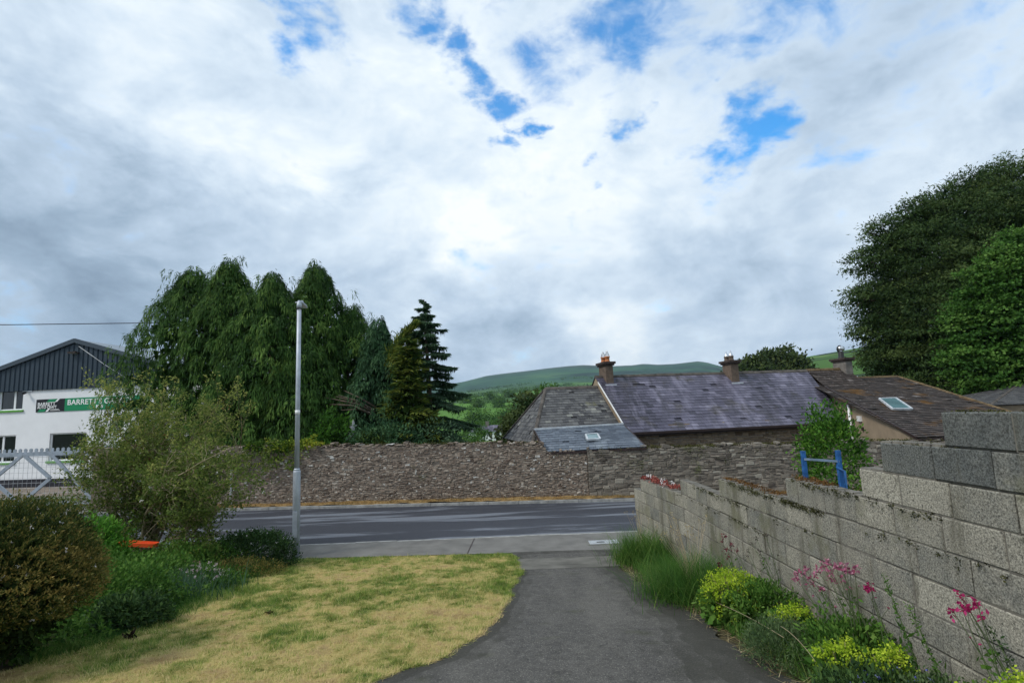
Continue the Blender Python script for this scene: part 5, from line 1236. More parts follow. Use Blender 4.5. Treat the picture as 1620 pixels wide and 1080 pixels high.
# undergrowth filling the gloom behind the wall
mound('laurel_bush','dark glossy bush under the conifers just right of the lamp post, behind the wall top',(*at_depth(525,700,21.6)[:2],.2),1.0,.8,3.0,M['privet'],'bush',260,12,.16,.07,None,.3,.12,0,.55)
mound('laurel_bush','low dark bush behind the wall top below the golden conifer',(*at_depth(610,700,21.4)[:2],.2),1.9,.8,2.55,M['cypress_blue'],'bush',300,12,.16,.06,None,.2,.12)
mound('laurel_bush','brownish low bush under the blue-green conifer beside the pale dead trunk',(*at_depth(585,700,21.2)[:2],.2),.8,.6,2.35,M['golden'],'bush',120,12,.14,.05,None,.2,.12,0,.5)
bxy=at_depth(668,700,22.5); mound('laurel_bush','dark spreading bush at the foot of the tall spruce, behind the wall',(bxy[0],bxy[1],0.),2.0,1.2,2.9,M['spruce'],'bush',360,12,.16,.05,None,.1,.14)
# spiky plant and yellow climber on the wall
c=at_depth(715,702,20.0); B=np.tile([c[0],c[1],1.55],(46,1))+rng.normal(size=(46,3))*[.25,.1,.02]
blade_root=empty('spiky_plant',(c[0],c[1],1.5),'pale spiky-leaved plant showing over the wall top at the foot of the spruce','plant')
o=blade_mesh('leaves',B,rng.uniform(0,2*pi,46),rng.uniform(.15,.9,46),rng.uniform(.5,.85,46),np.full(46,.035),rng.uniform(.3,1,46),M['nepeta'],blade_root)
c=at_depth(445,708,19.6); root=empty('climber',(c[0],c[1],1.2),'yellow and green ivy tumbling over the wall top left of the lamp post','climber'); lv=Leaves(); 
wyy=wall_y(c[0]); C=np.stack([rng.uniform(c[0]-1.5,c[0]+1.3,190),np.full(190,0.),rng.normal(2.16,.10,190)],1); C[:,1]=wall_y(C[:,0])+rng.uniform(-.22,.4,190); d=C[:,0]-c[0]
clumps(lv,C,.06,12,.09,.07,np.clip(.35+.3*d+rng.normal(0,.25,190),0,1),None,.3,.7); C2=C[:70].copy(); C2[:,2]-=rng.uniform(.1,.9,70); C2[:,1]=wall_y(C2[:,0])-.12; C2[:,0]-=.7; clumps(lv,C2,.06,12,.08,.06,rng.uniform(.1,.5,70),None,.1,.8); lv.build('foliage',M['ivy'],root)

# big broadleaves at the right
y=42.0
def lob(px,py,yy,r,b): p=at_depth(px,py,yy); return (float(p[0]-b[0]),float(p[1]-b[1]),float(p[2]-b[2]),r)
b=at_depth(1570,640,y); b=np.array([b[0],y,tz(b[0],y)])
LB_=[lob(1600,350,y,4.76,b),lob(1520,390,y,4.52,b),lob(1455,420,y,3.83,b),lob(1448,490,y,4.18,b),lob(1485,520,y-1,4.64,b),lob(1432,555,y,3.02,b),lob(1470,590,y-1,3.48,b),lob(1560,460,y-1.5,5.34,b),lob(1650,420,y,5.80,b),lob(1700,370,y,5.80,b),lob(1412,470,y+1,2.32,b),lob(1590,560,y,5.34,b),lob(1432,592,y,2.32,b),lob(1560,345,y,3.48,b),lob(1372,415,y,1.51,b),lob(1362,470,y,1.28,b),lob(1398,372,y,1.62,b),lob(1440,345,y,1.74,b),lob(1490,322,y,1.74,b),lob(1535,300,y,1.86,b),lob(1590,285,y,2.09,b),lob(1372,525,y,1.39,b),lob(1392,560,y,1.51,b),lob(1420,395,y,1.86,b),lob(1470,360,y,1.97,b),lob(1402,485,y,1.62,b)]
broadleaf('beech_tree','huge dark beech tree filling the right edge of the sky behind the tiled roof',b,LB_,M['beech'],None,8000,30,.245,.085,.55,up=-.55,flat=.45,sig=.31,inner=.45,shell=(.70,1.02))
y=32.0; b=at_depth(1600,640,y); b=np.array([b[0]+.6,y,tz(b[0],y)])
LS=[lob(px,py,y+dy,r_*1.08,b) for px,py,dy,r_ in ((1612,392,0,1.1),(1585,415,-.3,1.0),(1560,440,0,1.0),(1600,450,-.6,1.3),(1545,470,.2,.9),(1575,490,-.5,1.3),(1615,510,-.8,1.4),(1520,505,.2,.9),(1545,525,-.3,1.2),(1590,550,-.8,1.5),(1530,555,0,1.0),(1555,580,-.5,1.3),(1515,575,.3,.75),(1610,590,-.7,1.5),(1575,615,-.4,1.2),(1535,600,0,.8),(1655,430,0,1.8),(1660,520,0,2.2),(1660,600,0,2.0),(1640,385,.4,1.2))]
broadleaf('sycamore_tree','bright green sycamore tree in front of the dark beech at the right edge',b,LS,M['sycamore'],None,2500,22,.18,.14,.3,up=-.05,flat=.26,sig=.24,inner=.5,shell=(.5,1.28))
# mixed clump on the rise behind the long roof
k=0
for px,py,yy,r,lab in ((1192,570,118,3.6,'low dark tree at the left end of the clump beyond the roof ridge'),(1216,560,122,3.6,'dark tree second from the left in the clump beyond the roof ridge'),(1240,556,125,4.0,'tallest round-topped tree in the clump beyond the roof ridge'),(1250,566,120,2.5,'rounded tree at the right end of the clump beyond the roof ridge'),(1178,575,125,2.6,'small tree tapering off the left of the clump beside the middle chimney')):
    p=at_depth(px,py,yy); g=tz(p[0],p[1]); b=(float(p[0]),float(p[1]),g); h=float(p[2])-g
    broadleaf('clump_tree',lab,b,[(0,0,h-r*.55,r*.85),(r*.6,0,h-r*1.3,r),(-r*.6,.4,h-r*1.3,r),(0,-r*.4,h-r*1.9,r*1.1),(0,.3,h-r*2.6,r*1.0)],M['darkclump'],'trees in the clump beyond the roof ridge',360,16,.85,.5,.35,limbs=False,sig=.7,inner=.5)
# bush-tree just behind the hip
for px,py,yy,r,lab in ((838,632,44,1.7,'dark round tree close behind the hipped end of the slate roof'),(822,660,42,1.5,'lower dark tree beside the hipped roof edge, nearest the valley'),(866,618,60,2.2,'pale topped tree showing just over the lower ridge of the slate roof')):
    p=at_depth(px,py,yy); g=tz(p[0],p[1]); h=float(p[2])-g+r*.2
    broadleaf('hedge_tree',lab,(float(p[0]),float(p[1]),g),[(0,0,h-r*.6,r*.8),(r*.5,0,h-r*1.4,r),(-r*.35,.3,h-r*1.5,r*.9),(0,0,h-r*2.6,r*1.2),(.3,0,h-r*3.8,r*1.2)],M['darkclump'] if yy<50 else M['valleytree'],'trees behind the hipped roof',420,16,.30,.17,.16,limbs=False,sig=.26,inner=.5)
# valley trees: each its own crown
specs=[(757,672,150,2.6),(776,668,190,2.8),(793,663,200,3.0),(812,655,190,3.6),(770,652,270,4.2),(797,648,290,5.2),(748,648,250,4.6),(818,640,340,6),(756,634,430,5.5),(790,636,420,6),(740,628,520,6),(775,626,600,6),(830,626,520,7),(805,622,640,6.5),(738,684,105,1.5),(752,692,90,1.3),(800,694,85,1.2),(726,690,80,1.7)]
VT=['far green tree in the valley just left of the white farmhouse','far tree directly behind the farmhouse roof','far tree behind the right end of the farmhouse','far rounded tree between the farmhouse and the hipped roof']
for i,(px,py,yy,r) in enumerate(specs):
    p=at_depth(px,py,yy); g=tz(p[0],p[1]); h=max(r*1.5,min(r*2.3,float(p[2])-g+r*.25)); 
    lab=VT[i] if i<4 else ('low green hedge tree close beyond the stone wall, in front of the white farmhouse' if 14<=i<=17 else 'far green field tree in the valley hedgerows above the white farmhouse')
    broadleaf('valley_tree',lab,(float(p[0]),float(p[1]),g),[(0,0,h-r*.6,r*.75),(r*.45,0,h-r*1.1,r*.8),(-r*.45,r*.2,h-r*1.1,r*.8),(0,-r*.2,max(r*.5,h-r*1.8),r*.9)],M['valleytree'],('hedge trees close beyond the stone wall' if 14<=i<=17 else 'far trees in the valley'),170,9,r*.16,r*.09,.12*r/3,limbs=False,sig=r*.16,inner=.5)
# hedgerow scrub and woods far off: one mass
lv=Leaves(); n=2600; 
az=rng.uniform(-.16,.20,n); line=rng.choice([2,5,8,10,13,15,18,21,24],n); rr=np.exp(5.6+line*.082)*(1+.12*np.sin(az*9+line*2.1)+.05*np.sin(az*31+line)); 
keep=(vnoise(az*14+line*3.3,line*1.7,12)>.38); az=az[keep]; rr=rr[keep]
C=np.stack([np.sin(az)*rr,np.cos(az)*rr,np.zeros(len(rr))],1); C[:,2]=[tz(a,b) for a,b in C[:,:2]]
s=rr*.0019+.5; C[:,2]+=s*.5
for _ in range(5): lv.add(C+rng.normal(size=C.shape)*(s*.6)[:,None],rdir(len(C),.4),s*rng.uniform(.7,1.5,len(C)),s*rng.uniform(.5,.9,len(C)),rng.uniform(0,.8,len(C)))
tag(lv.build('distant_hedgerows',M['valleytree']),'hedgerows and scattered scrub across the distant fields','hedgerow',kind='stuff')
# white farmhouse
def farmhouse():
    c=at_depth(775,688,165); gx,gy=float(c[0]),float(c[1]); g=tz(gx,gy)
    zr=float(at_depth(770,673,165)[2]); ze=float(at_depth(775,681,163)[2]); s=165/850
    root=empty('farmhouse',(gx,gy,g),'small white farmhouse with grey slate roof far off in the valley','farmhouse')
    x0=float(at_depth(742,690,165)[0]); x1=float(at_depth(794,690,165)[0]); y0=gy-3; y1=gy+3.4; g=min(g,ze-4.6)
    mb=MB(); mb.box(x0,x1,y0,y1,g-1,ze); mb.add([(x1,y0,ze),(x1,y1,ze),(x1,gy,zr)],[(0,1,2)]); mb.add([(x0,y0,ze),(x0,y1,ze),(x0,gy,zr)],[(2,1,0)]); mb.build('wall',M['whitewall'],root)
    mb=MB(); mb.add([(x0-.3,y0-.4,ze-.2),(x1-2,y0-.4,ze-.2),(x1-2,gy,zr+.1),(x0-.3,gy,zr+.1),(x0-.3,y1+.4,ze-.2),(x1-2,y1+.4,ze-.2),(x1+.3,y0-.4,ze-.2),(x1+.3,gy,zr+.1),(x1+.3,y1+.4,ze-.2)],[(0,1,2,3),(3,2,5,4),(1,6,7,2),(2,7,8,5)],.5); r=mb.build('roof',M['slate'],root)
    mb=MB(); mb.box(gx-1.2,gx-.2,gy-.5,gy+.5,zr-.5,zr+1.3); mb.build('chimney',M['chimney_grey'],r)
    for px in (764,775.5,787.5):
        x=float(at_depth(px,690,162)[0])
        for zz,h in ((ze-1.6,1.5),(ze-4.0,1.5)):
            f=MB(); f.box(x-.55,x+.55,y0-.05,y0+.1,zz-.05,zz+h+.05); fr=f.build('window',M['glassdark'],root)
    w=MB(); x=float(at_depth(800,690,165)[0]); w.box(x1+.05,x1+5,y0+1,y1-1,g-1,ze-.8); w.add([(x1+.05,y0+.7,ze-.9),(x1+5,y0+.7,ze-.9),(x1+5,gy,ze+1.0),(x1+.05,gy,ze+1.0),(x1+.05,y1-.7,ze-.9),(x1+5,y1-.7,ze-.9)],[(0,1,2,3),(3,2,5,4)]); w.build('brown_barn_wing',M['render'],root)
farmhouse()
# round green shrub behind the blue hoop
c=at_depth(1313,700,10.2); bz=float(bank(10.2)); root=mound('round_shrub','rounded leafy green shrub standing behind the blue metal barrier',(c[0],c[1],bz),.55,.5,float(at_depth(1312,648,10.2)[2])-bz,M['privet'],'shrub',460,14,.075,.040,None,.5,.07,.1,.95,zc=.50,shell=(.5,1.05),lump=.45)
mb=MB(); stem_tubes(mb,np.array([c[0],c[1],bz]),7,1.3,.35,.022); mb.build('stem',M['twig'],root)

# ================================================================== THE TALL OPEN SHRUB
def tall_shrub():
    by=11.9; b=at_depth(226,900,by); g=float(bank(by)); base=np.array([float(b[0]),by,g])
    root=empty('tall_shrub',base,'tall open many-stemmed shrub with olive leaves, in the bed in front of the garage gate','shrub')
    mb=MB(); lv=Leaves(); tips=[]
    def grow(p,d,L,r,lev,t_):
        if lev>=1 and p[0]<base[0]-.95 and rng.uniform()<.80: return
        pts=[p]; rad=[r]; q=p.copy(); n=4 if lev<2 else 3; dd=d.copy()
        for i in range(n):
            dd=nrm(dd+rng.normal(size=3)*(.16 if lev<2 else .24)+np.array([0,0,.03 if lev<2 else -.02])); q=q+dd*L/n; pts.append(q.copy()); rad.append(r*(1-.62*(i+1)/n))
        mb.tube(pts,rad,5 if lev==0 else (4 if lev==1 else 3),t_,cap=False)
        if lev>=2: tips.append((pts[-2],pts[-1],lev))
        if lev>=1: (tips.append((pts[1],pts[2],lev)) if rng.uniform()<.7 else None)
        if lev<3:
            for k in range((7,6,4)[lev]):
                f=rng.uniform(.32 if lev==0 else .2,1); i=min(n-1,int(f*n)); o=pts[i]+(pts[i+1]-pts[i])*(f*n-i)
                nd=nrm(dd*.75+rdir(1,.15)[0]*(.75 if lev else .65)); grow(o,nd,L*rng.uniform(.32,.55),rad[i]*.60,lev+1,min(1,t_+.1*rng.normal()))
    zt=float(at_depth(265,606,by)[2])-g
    stems=[]
    for px,py in ((178,715),(196,690),(210,655),(232,634),(264,612),(300,622),(338,642),(372,690),(392,735),(395,775),(285,625),(322,660),(240,690),(205,735),(300,690),(345,760),(210,650),(285,650),(250,740),(330,720)):
        yy=by+rng.uniform(-.9,.9); e=at_depth(px,py+22,yy); d=e-base; L=np.linalg.norm(d)*.84; st=base+np.array([rng.normal()*.13,rng.normal()*.13,-.05])
        dd=nrm(d)*.72+np.array([0,0,.22]); grow(st,nrm(dd),L,rng.uniform(.024,.044),0,rng.uniform(.35,1))
    C=np.array([a+(b-a)*rng.uniform(.2,1.0) for a,b,l in tips]); 
    print('shrub tips',len(C))
    # leaf tone set by height: lighter olive above, darker low down
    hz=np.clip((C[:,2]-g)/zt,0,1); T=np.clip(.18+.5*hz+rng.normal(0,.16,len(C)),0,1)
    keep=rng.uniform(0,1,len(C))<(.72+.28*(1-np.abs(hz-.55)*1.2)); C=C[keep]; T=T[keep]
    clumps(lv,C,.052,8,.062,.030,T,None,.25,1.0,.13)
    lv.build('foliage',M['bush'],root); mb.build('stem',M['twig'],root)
    lv=Leaves(); S=C[rng.integers(0,len(C),26)]; clumps(lv,S,.015,10,.028,.022,np.full(26,.6),None,.3); lv.build('white_blossoms',M['whitepetal'],root)
    lv=Leaves(); hi=C[(C[:,2]-g)>zt*.5]; S=hi[rng.integers(0,len(hi),40)]; clumps(lv,S,.05,8,.05,.025,rng.uniform(.3,1,40),None,.3); lv.build('red_young_leaves',M['rust'],root)
    return base
rng=np.random.default_rng(21)
SB=tall_shrub()
rng=np.random.default_rng(22)
a=at_depth(192,858,10.6); b=at_depth(248,861,10.6); o=(a+b)/2; root=empty('orange_tray',o-np.array([0,0,.04]),'bright orange plastic tray wedged level among the stems of the tall shrub','tray')
mb=MB(); e=(b-a)/2; f=np.array([0,.10,0]); mb.obox(o-np.array([0,0,.022]),e*.94,f*.9,(0,0,.010)); mb.build('base',M['orange'],root)
mb=MB(); n=24; V=[]; 
for k in range(n):
    an=2*pi*k/n; cx=math.copysign(abs(cos(an))**.35,cos(an)); sy=math.copysign(abs(sin(an))**.35,sin(an)); p=o+e*cx+f*sy
    V+= [p-np.array([0,0,.035]),p+np.array([0,0,.03])+(e*cx+f*sy)*.03,p+np.array([0,0,.03])+(e*cx+f*sy)*-.01,p-np.array([0,0,.018])-(e*cx+f*sy)*.04]
mb.add(V,[(4*k+i,4*((k+1)%n)+i,4*((k+1)%n)+(i+1)%4,4*k+(i+1)%4) for k in range(n) for i in range(4)]); mb.build('rim',M['orange'],root)

# ================================================================== LEFT BED
def gp(px,py,y): p=at_depth(px,py,y); return (float(p[0]),float(y),float(bank(y)))
# the big round bush, bottom left
def round_bush():
    y=5.3; c=at_depth(-12,900,y); g=float(bank(y)); base=(float(c[0])-.12,y,g); h=float(at_depth(20,797,y)[2])-g
    root=empty('round_bush',base,'large domed bush with bronze green leaves at the left edge of the lawn','bush'); base=np.array(base); lv=Leaves()
    n=5200; d=rdir(n,.25); d[:,2]=np.abs(d[:,2])*np.where(rng.uniform(0,1,n)<.75,1,-.45)
    lump=1+.20*(fbm(d[:,0]*3.1+5,d[:,1]*3.1+d[:,2]*2.6,51,3)-.5)*2+.08*(fbm(d[:,0]*8+5,d[:,1]*8+d[:,2]*8,52,2)-.5)*2
    rr=lump*rng.uniform(.86,1.02,n); C=base+np.array([0,0,h*.46])+d*rr[:,None]*np.array([.95,.98,h*.52])
    hue=np.clip(.30+1.4*(fbm(d[:,0]*2.2,d[:,2]*2.6+d[:,1],55,3)-.5)+rng.normal(0,.1,n),0,1)
    # upright little shoots: leaves in pairs along each
    for s in range(13):
        a=rdir(n)*.85+d*.75+np.array([0,0,.55]); P=C+d*(.011*s-.05)[None,None] if False else C+d*(.010*s-.05)+rng.normal(size=(n,3))*.010
        lv.add(P,a,rng.uniform(.022,.042,n),rng.uniform(.009,.016,n),np.clip(hue+.032*(s-6)+rng.normal(0,.14,n),0,1))
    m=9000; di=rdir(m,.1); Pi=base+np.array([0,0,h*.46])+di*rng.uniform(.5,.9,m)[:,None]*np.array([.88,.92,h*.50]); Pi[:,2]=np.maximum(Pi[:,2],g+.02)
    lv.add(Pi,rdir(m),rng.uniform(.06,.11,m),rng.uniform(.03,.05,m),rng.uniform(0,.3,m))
    lv.build('foliage',M['hebe'],root)
    lv=Leaves(); q=C[rng.integers(0,n,90)]; clumps(lv,q+np.array([.02,-.02,.02]),.008,6,.02,.013,rng.uniform(.2,.8,90),None,.3); lv.build('pale_blossoms',M['whitepetal'],root)
    mb=MB(); stem_tubes(mb,base,22,h*.7,.8,.014); mb.build('stem',M['twig'],root)
round_bush()
def flowers_on(mat,name,n,size,dz=(0,.06),K=7):
    def f(root,base,C,d):
        top=C[d[:,2]>-.1]; q=top[rng.integers(0,len(top),n)]+np.stack([np.zeros(n),np.zeros(n),rng.uniform(*dz,n)],1); lv=Leaves(); clumps(lv,q,size*.25,K,size,size*.7,rng.uniform(.2,.9,n),None,.5); lv.build(name,mat,root)
    return f
mound('white_flowered_shrub','low dark shrub dotted with white flowers at the bed corner beside the lamp post',gp(402,872,11.3),.80,.55,.70,M['cistus'],'shrub',1000,16,.05,.020,None,.5,.045,.1,.8,extra=flowers_on(M['whitepetal'],'white_blossoms',42,.026))
mound('green_shrub','mid green shrub with reddish stems left of the white-flowered shrub in the bed',gp(352,872,11.0),.65,.5,.55,M['bedgreen'],'shrub',330,14,.055,.02,None,.5,.05,.05,.6)
mound('heath_plant','rusty brown and green heath spreading at the lawn edge below the white-flowered shrub',gp(385,905,10.3),.75,.4,.28,M['hebe'],'plant',330,14,.035,.012,None,.7,.04,.3,1)
mound('daisy_plant','clump of pale pink and white daisies at the lawn edge of the bed',gp(312,922,9.2),.50,.34,.34,M['bedgreen'],'flowers',260,12,.05,.018,None,.6,.04,.1,.7,extra=flowers_on(M['daisypink'],'daisy_blossoms',150,.026,(.0,.07)))
mound('purple_daisy_plant','patch of mauve flowers behind the pale daisies in the bed',gp(282,908,9.7),.45,.3,.36,M['bedgreen'],'flowers',180,12,.05,.018,None,.6,.04,.1,.6,extra=flowers_on(M['pink'],'mauve_blossoms',60,.028,(.02,.10)))
c=gp(258,935,8.6); n=900; B=np.array(c)+rng.normal(size=(n,3))*[.42,.36,0]; B[:,2]=bank(B[:,1]); root=empty('iris_clump',c,'clump of blue-green strap leaves in the middle of the bed, before the tall shrub','plant')
blade_mesh('leaves',B,rng.uniform(0,2*pi,n),rng.uniform(.05,.55,n),rng.uniform(.28,.55,n),rng.uniform(.012,.02,n),np.clip(rng.normal(.45,.2,n),0,1),M['iris'],root)
mound('fern_plant','bright green feathery plants massed behind the round bush, left of the orange tray',gp(138,868,9.6),.56,.6,1.1,M['fresh'],'plant',520,15,.085,.030,None,.4,.07,.2,1)
mound('fern_plant','smaller bright green leafy plant under the left stems of the tall shrub',gp(205,900,10.9),.7,.5,.36,M['fresh'],'plant',330,15,.075,.03,None,.4,.06,0,.8)
mound('leafy_plant','dark green leafy perennials below the orange tray at the shrub foot',gp(225,935,9.2),.75,.55,.50,M['bedgreen'],'plant',430,15,.07,.028,None,.4,.06,.1,.8)
mound('leafy_plant','green leafy perennials between the shrub foot and the mauve flowers',gp(285,885,10.6),.75,.5,.55,M['bedgreen'],'plant',380,15,.065,.028,None,.4,.06,.2,.9)
mound('leafy_plant','green perennials tucked between the round bush and the strap-leaved clump',gp(190,950,7.6),.62,.6,.55,M['bedgreen'],'plant',420,15,.06,.025,None,.4,.06,.05,.75)
mound('leafy_plant','low dark green leaves at the lawn edge next to the round bush',gp(205,985,6.9),.42,.34,.30,M['cistus'],'plant',230,14,.06,.03,None,.4,.05,.1,.9)
mound('leafy_plant','leafy green growth behind the round bush under the garage gate view',gp(95,885,8.3),.8,.7,.85,M['bedgreen'],'plant',420,15,.07,.03,None,.4,.06,.2,.9)
mound('leafy_plant','green cover on the road side of the tall shrub, glimpsed through its stems',gp(150,850,12.3),1.2,.5,.5,M['fresh'],'plant',360,14,.08,.03,None,.4,.06,.1,.8)
# rough grass of the bed margin
m=15000; y=rng.uniform(5.5,11.6,m); x=edge_x(LB,y)+rng.normal(-.12,.13,m); tall=fbm(x*2,y*2,61,2)
tag(blade_mesh('bed_edge_grass',np.stack([x,y,bank(y)],1),rng.uniform(0,2*pi,m),rng.uniform(.1,.9,m),rng.uniform(.05,.13,m)*(0.6+tall),np.full(m,.007),np.clip(rng.normal(.45,.25,m)+(tall-.5),0,1),M['clumpgrass']),'longer grass along the edge of the planting bed','grass',kind='stuff')
# low ground cover across the bed
lv=Leaves(); m=1900; y=rng.uniform(5.5,11.8,m); x=edge_x(LB,y)-np.abs(rng.normal(0,1.9,m))-.1; C=np.stack([x,y,bank(y)+rng.uniform(0,.16,m)],1); clumps(lv,C,.07,13,.06,.026,rng.uniform(0,.8,m),None,.5,.6)
tag(lv.build('bed_ground_cover',M['bedgreen']),'low green ground cover and weeds across the left planting bed','ground cover',kind='stuff')
# rough ground left of the bed, beyond the round bush
m=26000; x=rng.uniform(-15,-5.0,m); y=rng.uniform(-3,11.7,m); k=x<edge_x(LB,y)-.5; x=x[k]; y=y[k]; m=len(x)
tag(blade_mesh('rough_grass',np.stack([x,y,bank(y)-.03],1),rng.uniform(0,2*pi,m),rng.uniform(.1,1.0,m),rng.uniform(.08,.24,m)*(.5+fbm(x,y,77,3)),rng.uniform(.008,.016,m),np.clip(.45+(fbm(x*.8,y*.8,78,3)-.5)*1.4+rng.normal(0,.18,m),0,1),M['clumpgrass'],seg=2),'rough green grass on the slope left of the planting bed','grass',kind='stuff')
# two dark scraps on the lawn
for px,py,lab,s in ((206,1013,'dark brown dead leaf scrap lying on the lawn near the round bush',.075),(427,974,'small dark tuft of dead leaf on the middle of the lawn',.05)):
    p=on_bank(px,py); root=empty('dead_leaf',p+np.array([0,0,.02]),lab,'dead leaf'); lv=Leaves(); clumps(lv,(p+np.array([0,0,.040]))[None],s*.25,18,s,s*.5,np.full(1,.1),None,.2,.4); lv.build('curled_leaf',M['deadleaf'] if 'deadleaf' in M else M['bark'],root)

# ================================================================== RIGHT BORDER
def bp(px,X): y=850*X/(px-812); return (X,y,float(bank(y)))
def hp(pts,X): return [at_plane(px,py,(X+rng.uniform(-.10,.06),0,0),(1,0,0)) for px,py in pts]
def tuft(name,label,c,n,h,spread,mat,cat,w=.006,lean=(.05,.75),droop=.7,tm=.45,extra=None):
    root=empty(name,c,label,cat); B=np.array(c)+rng.normal(size=(n,3))*[spread,spread*1.2,0]; B[:,2]=bank(B[:,1])
    blade_mesh('blades',B,rng.uniform(0,2*pi,n),rng.uniform(*lean,n),h*rng.uniform(.55,1.1,n),rng.uniform(.7,1.3,n)*w,np.clip(rng.normal(tm,.2,n),0,1),mat,root,droop,4)
    if extra: extra(root,np.array(c))
    return root
def seedheads(n,h,sp):
    def f(root,c):
        mb=MB(); lv=Leaves()
        for i in range(n):
            a=rng.uniform(0,6.28); e=c+np.array([cos(a)*sp*rng.uniform(.2,1),sin(a)*sp*rng.uniform(.2,1),h*rng.uniform(.85,1.2)]); mb.tube([c+rng.normal(size=3)*[.1,.1,0],(c+e)/2+(0,0,.08),e],.0022,3,.8,cap=False)
            clumps(lv,e[None],.015,7,.03,.008,np.full(1,.5),None,.6)
        mb.build('stem',M['twig'],root); lv.build('seed_clumps',M['straw'],root)
    return f
tuft('grass_clump','tuft of tall green grass at the far end of the block wall by the footpath',bp(1000,2.22),2600,.72,.22,M['clumpgrass'],'grass clump',.008,extra=seedheads(10,.75,.35))
tuft('grass_clump','wide dome of fine green grass against the block wall, next to the lime-green flowers',bp(1072,2.22),4200,.70,.27,M['clumpgrass'],'grass clump',.006,droop=.9,tm=.35,extra=seedheads(26,.85,.5))
def lime(label,c,rx,rz,n):
    root=empty('lime_flowers',c,label,'flowers','lime green flower clumps in the border') ; c=np.array(c); lv=Leaves()
    m=int(n*.8); d=rdir(m,.2); C=c+np.array([0,0,rz*.32])+d*rng.uniform(.4,1,m)[:,None]*np.array([rx,rx,rz*.45]); C[:,2]=np.maximum(C[:,2],c[2]+.02); clumps(lv,C,.03,9,.07,.055,rng.uniform(.2,.9,m),d,.3,.6); lv.build('leaves',M['bedgreen'],root)
    lv=Leaves(); d=rdir(n,.75); a=rng.uniform(.7,1.05,n); C=c+np.array([0,0,rz*.48])+d*a[:,None]*np.array([rx*1.02,rx*1.02,rz*.54])
    clumps(lv,C,.018,20,.017,.013,rng.uniform(.2,.9,n),None,.4,1.0); lv.build('lime_blossoms',M['lime'],root)
    mb=MB()
    for i in range(0,n,4): mb.tube([c+(C[i]-c)*.15,c+(C[i]-c)*.6+(0,0,.02),C[i]],.003,3,.6,cap=False)
    mb.build('stem',M['twig'],root)
lime('largest lime-green flower mound, beside the domed grass along the drive',bp(1128,2.22),.33,.50,230)
lime('small lime-green flower clump halfway down the border, above the grey-green foliage',bp(1214,2.38),.20,.36,90)
lime('lime-green flower heads in front of the pink columbines',bp(1283,2.2),.19,.36,100)
lime('loose lime-green sprig just right of the pink columbine stems',bp(1350,2.32),.13,.42,50)
lime('low lime-green flowers at the bottom edge, left of the yellow-green upright clump',bp(1458,2.25),.20,.40,90)
lime('upright yellow-green clump at the bottom right corner under the magenta columbine',bp(1540,2.36),.15,.54,70)
def greens(name,label,c,rx,rz,n,mat,K=14,L=.045,W=.017,cat='plant',**k): return mound(name,label,c,rx,rx*1.1,rz,mat,cat,n,K,L,W,None,.6,.035,.1,.9,**k)
greens('leafy_plant','dark green leafy plant between the first two lime-green clumps',bp(1172,2.4),.30,.42,280,M['bedgreen'])
greens('catmint_plant','soft grey-green foliage spilling onto the drive in mid border',bp(1195,2.12),.28,.30,420,M['nepeta'],14,.03,.007)
greens('leafy_plant','grassy green foliage under the columbine stems, against the wall',bp(1300,2.5),.34,.36,330,M['bedgreen'])
greens('forget_me_not','sprawling dark green plants with tiny blue flowers at the bottom of the border',bp(1325,2.1),.34,.27,420,M['cistus'],14,.04,.016,extra=flowers_on(M['bluepetal'],'blue_blossoms',46,.016,(.0,.03)))
greens('forget_me_not','tiny pale blue flowers over olive foliage at the wall base right of the lime sprig',bp(1415,2.4),.30,.27,330,M['nepeta'],14,.03,.012,extra=flowers_on(M['bluepetal'],'blue_blossoms',50,.014,(.0,.05)))
greens('leafy_plant','rusty green weeds at the wall base between the seed spikes and the magenta columbine',bp(1490,2.45),.24,.24,230,M['hebe'])
greens('leafy_plant','fresh green leaves low at the wall between the upright clump and the columbine stems',bp(1520,2.3),.26,.22,200,M['fresh'])
def columbine(label,c,heads,mat,petal,foli=True,leafn=40):
    """heads: points where the flowers nod"""
    c=np.array(c); root=empty('columbine',c,label,'flowers'); mb=MB(); lv=Leaves(); lf=Leaves()
    for e in heads:
        e=np.array(e); b=c+np.array([rng.normal()*.05,rng.normal()*.05,0]); m1=b+(e-b)*.45+np.array([rng.normal()*.02,rng.normal()*.02,.05]); mb.tube([b,m1,e],[.0042,.0034,.0018],4,.25,cap=False)
        if rng.uniform()<.6:
            q=m1+(e-m1)*.4; s=q+np.array([rng.normal()*.05,rng.normal()*.04,.09]); mb.tube([q,s],.0018,3,.3,cap=False); lv.add(np.tile(s,(6,1)),rdir(6,-.2),.012,.010,rng.uniform(.2,.9,6))
        n=15; lv.add(e+rng.normal(size=(n,3))*.012,rdir(n,.1),petal*rng.uniform(.7,1.2,n),petal*.55,rng.uniform(.1,1,n))
        C=(m1+(e-m1)*rng.uniform(-.3,.5))[None]; clumps(lf,C,.02,5,.035,.02,np.full(1,.5),None,.2)
    if foli: C=c+rng.normal(size=(leafn,3))*[.10,.12,.02]+np.stack([np.zeros(leafn),np.zeros(leafn),rng.uniform(.04,.32,leafn)],1); clumps(lf,C,.025,8,.045,.035,rng.uniform(.1,.8,leafn),None,.4,.6)
    mb.build('stem',M['greenstem'],root); lv.build('blossoms',mat,root); lf.build('leaves',M['bedgreen'],root)
M['greenstem']=toned('green_stem',[(0,(.05,.075,.03)),(.5,(.09,.12,.05)),(1,(.16,.17,.09))],.7)
H_=lambda pts,y:[at_depth(px,py,y+rng.uniform(-.12,.12)) for px,py in pts]
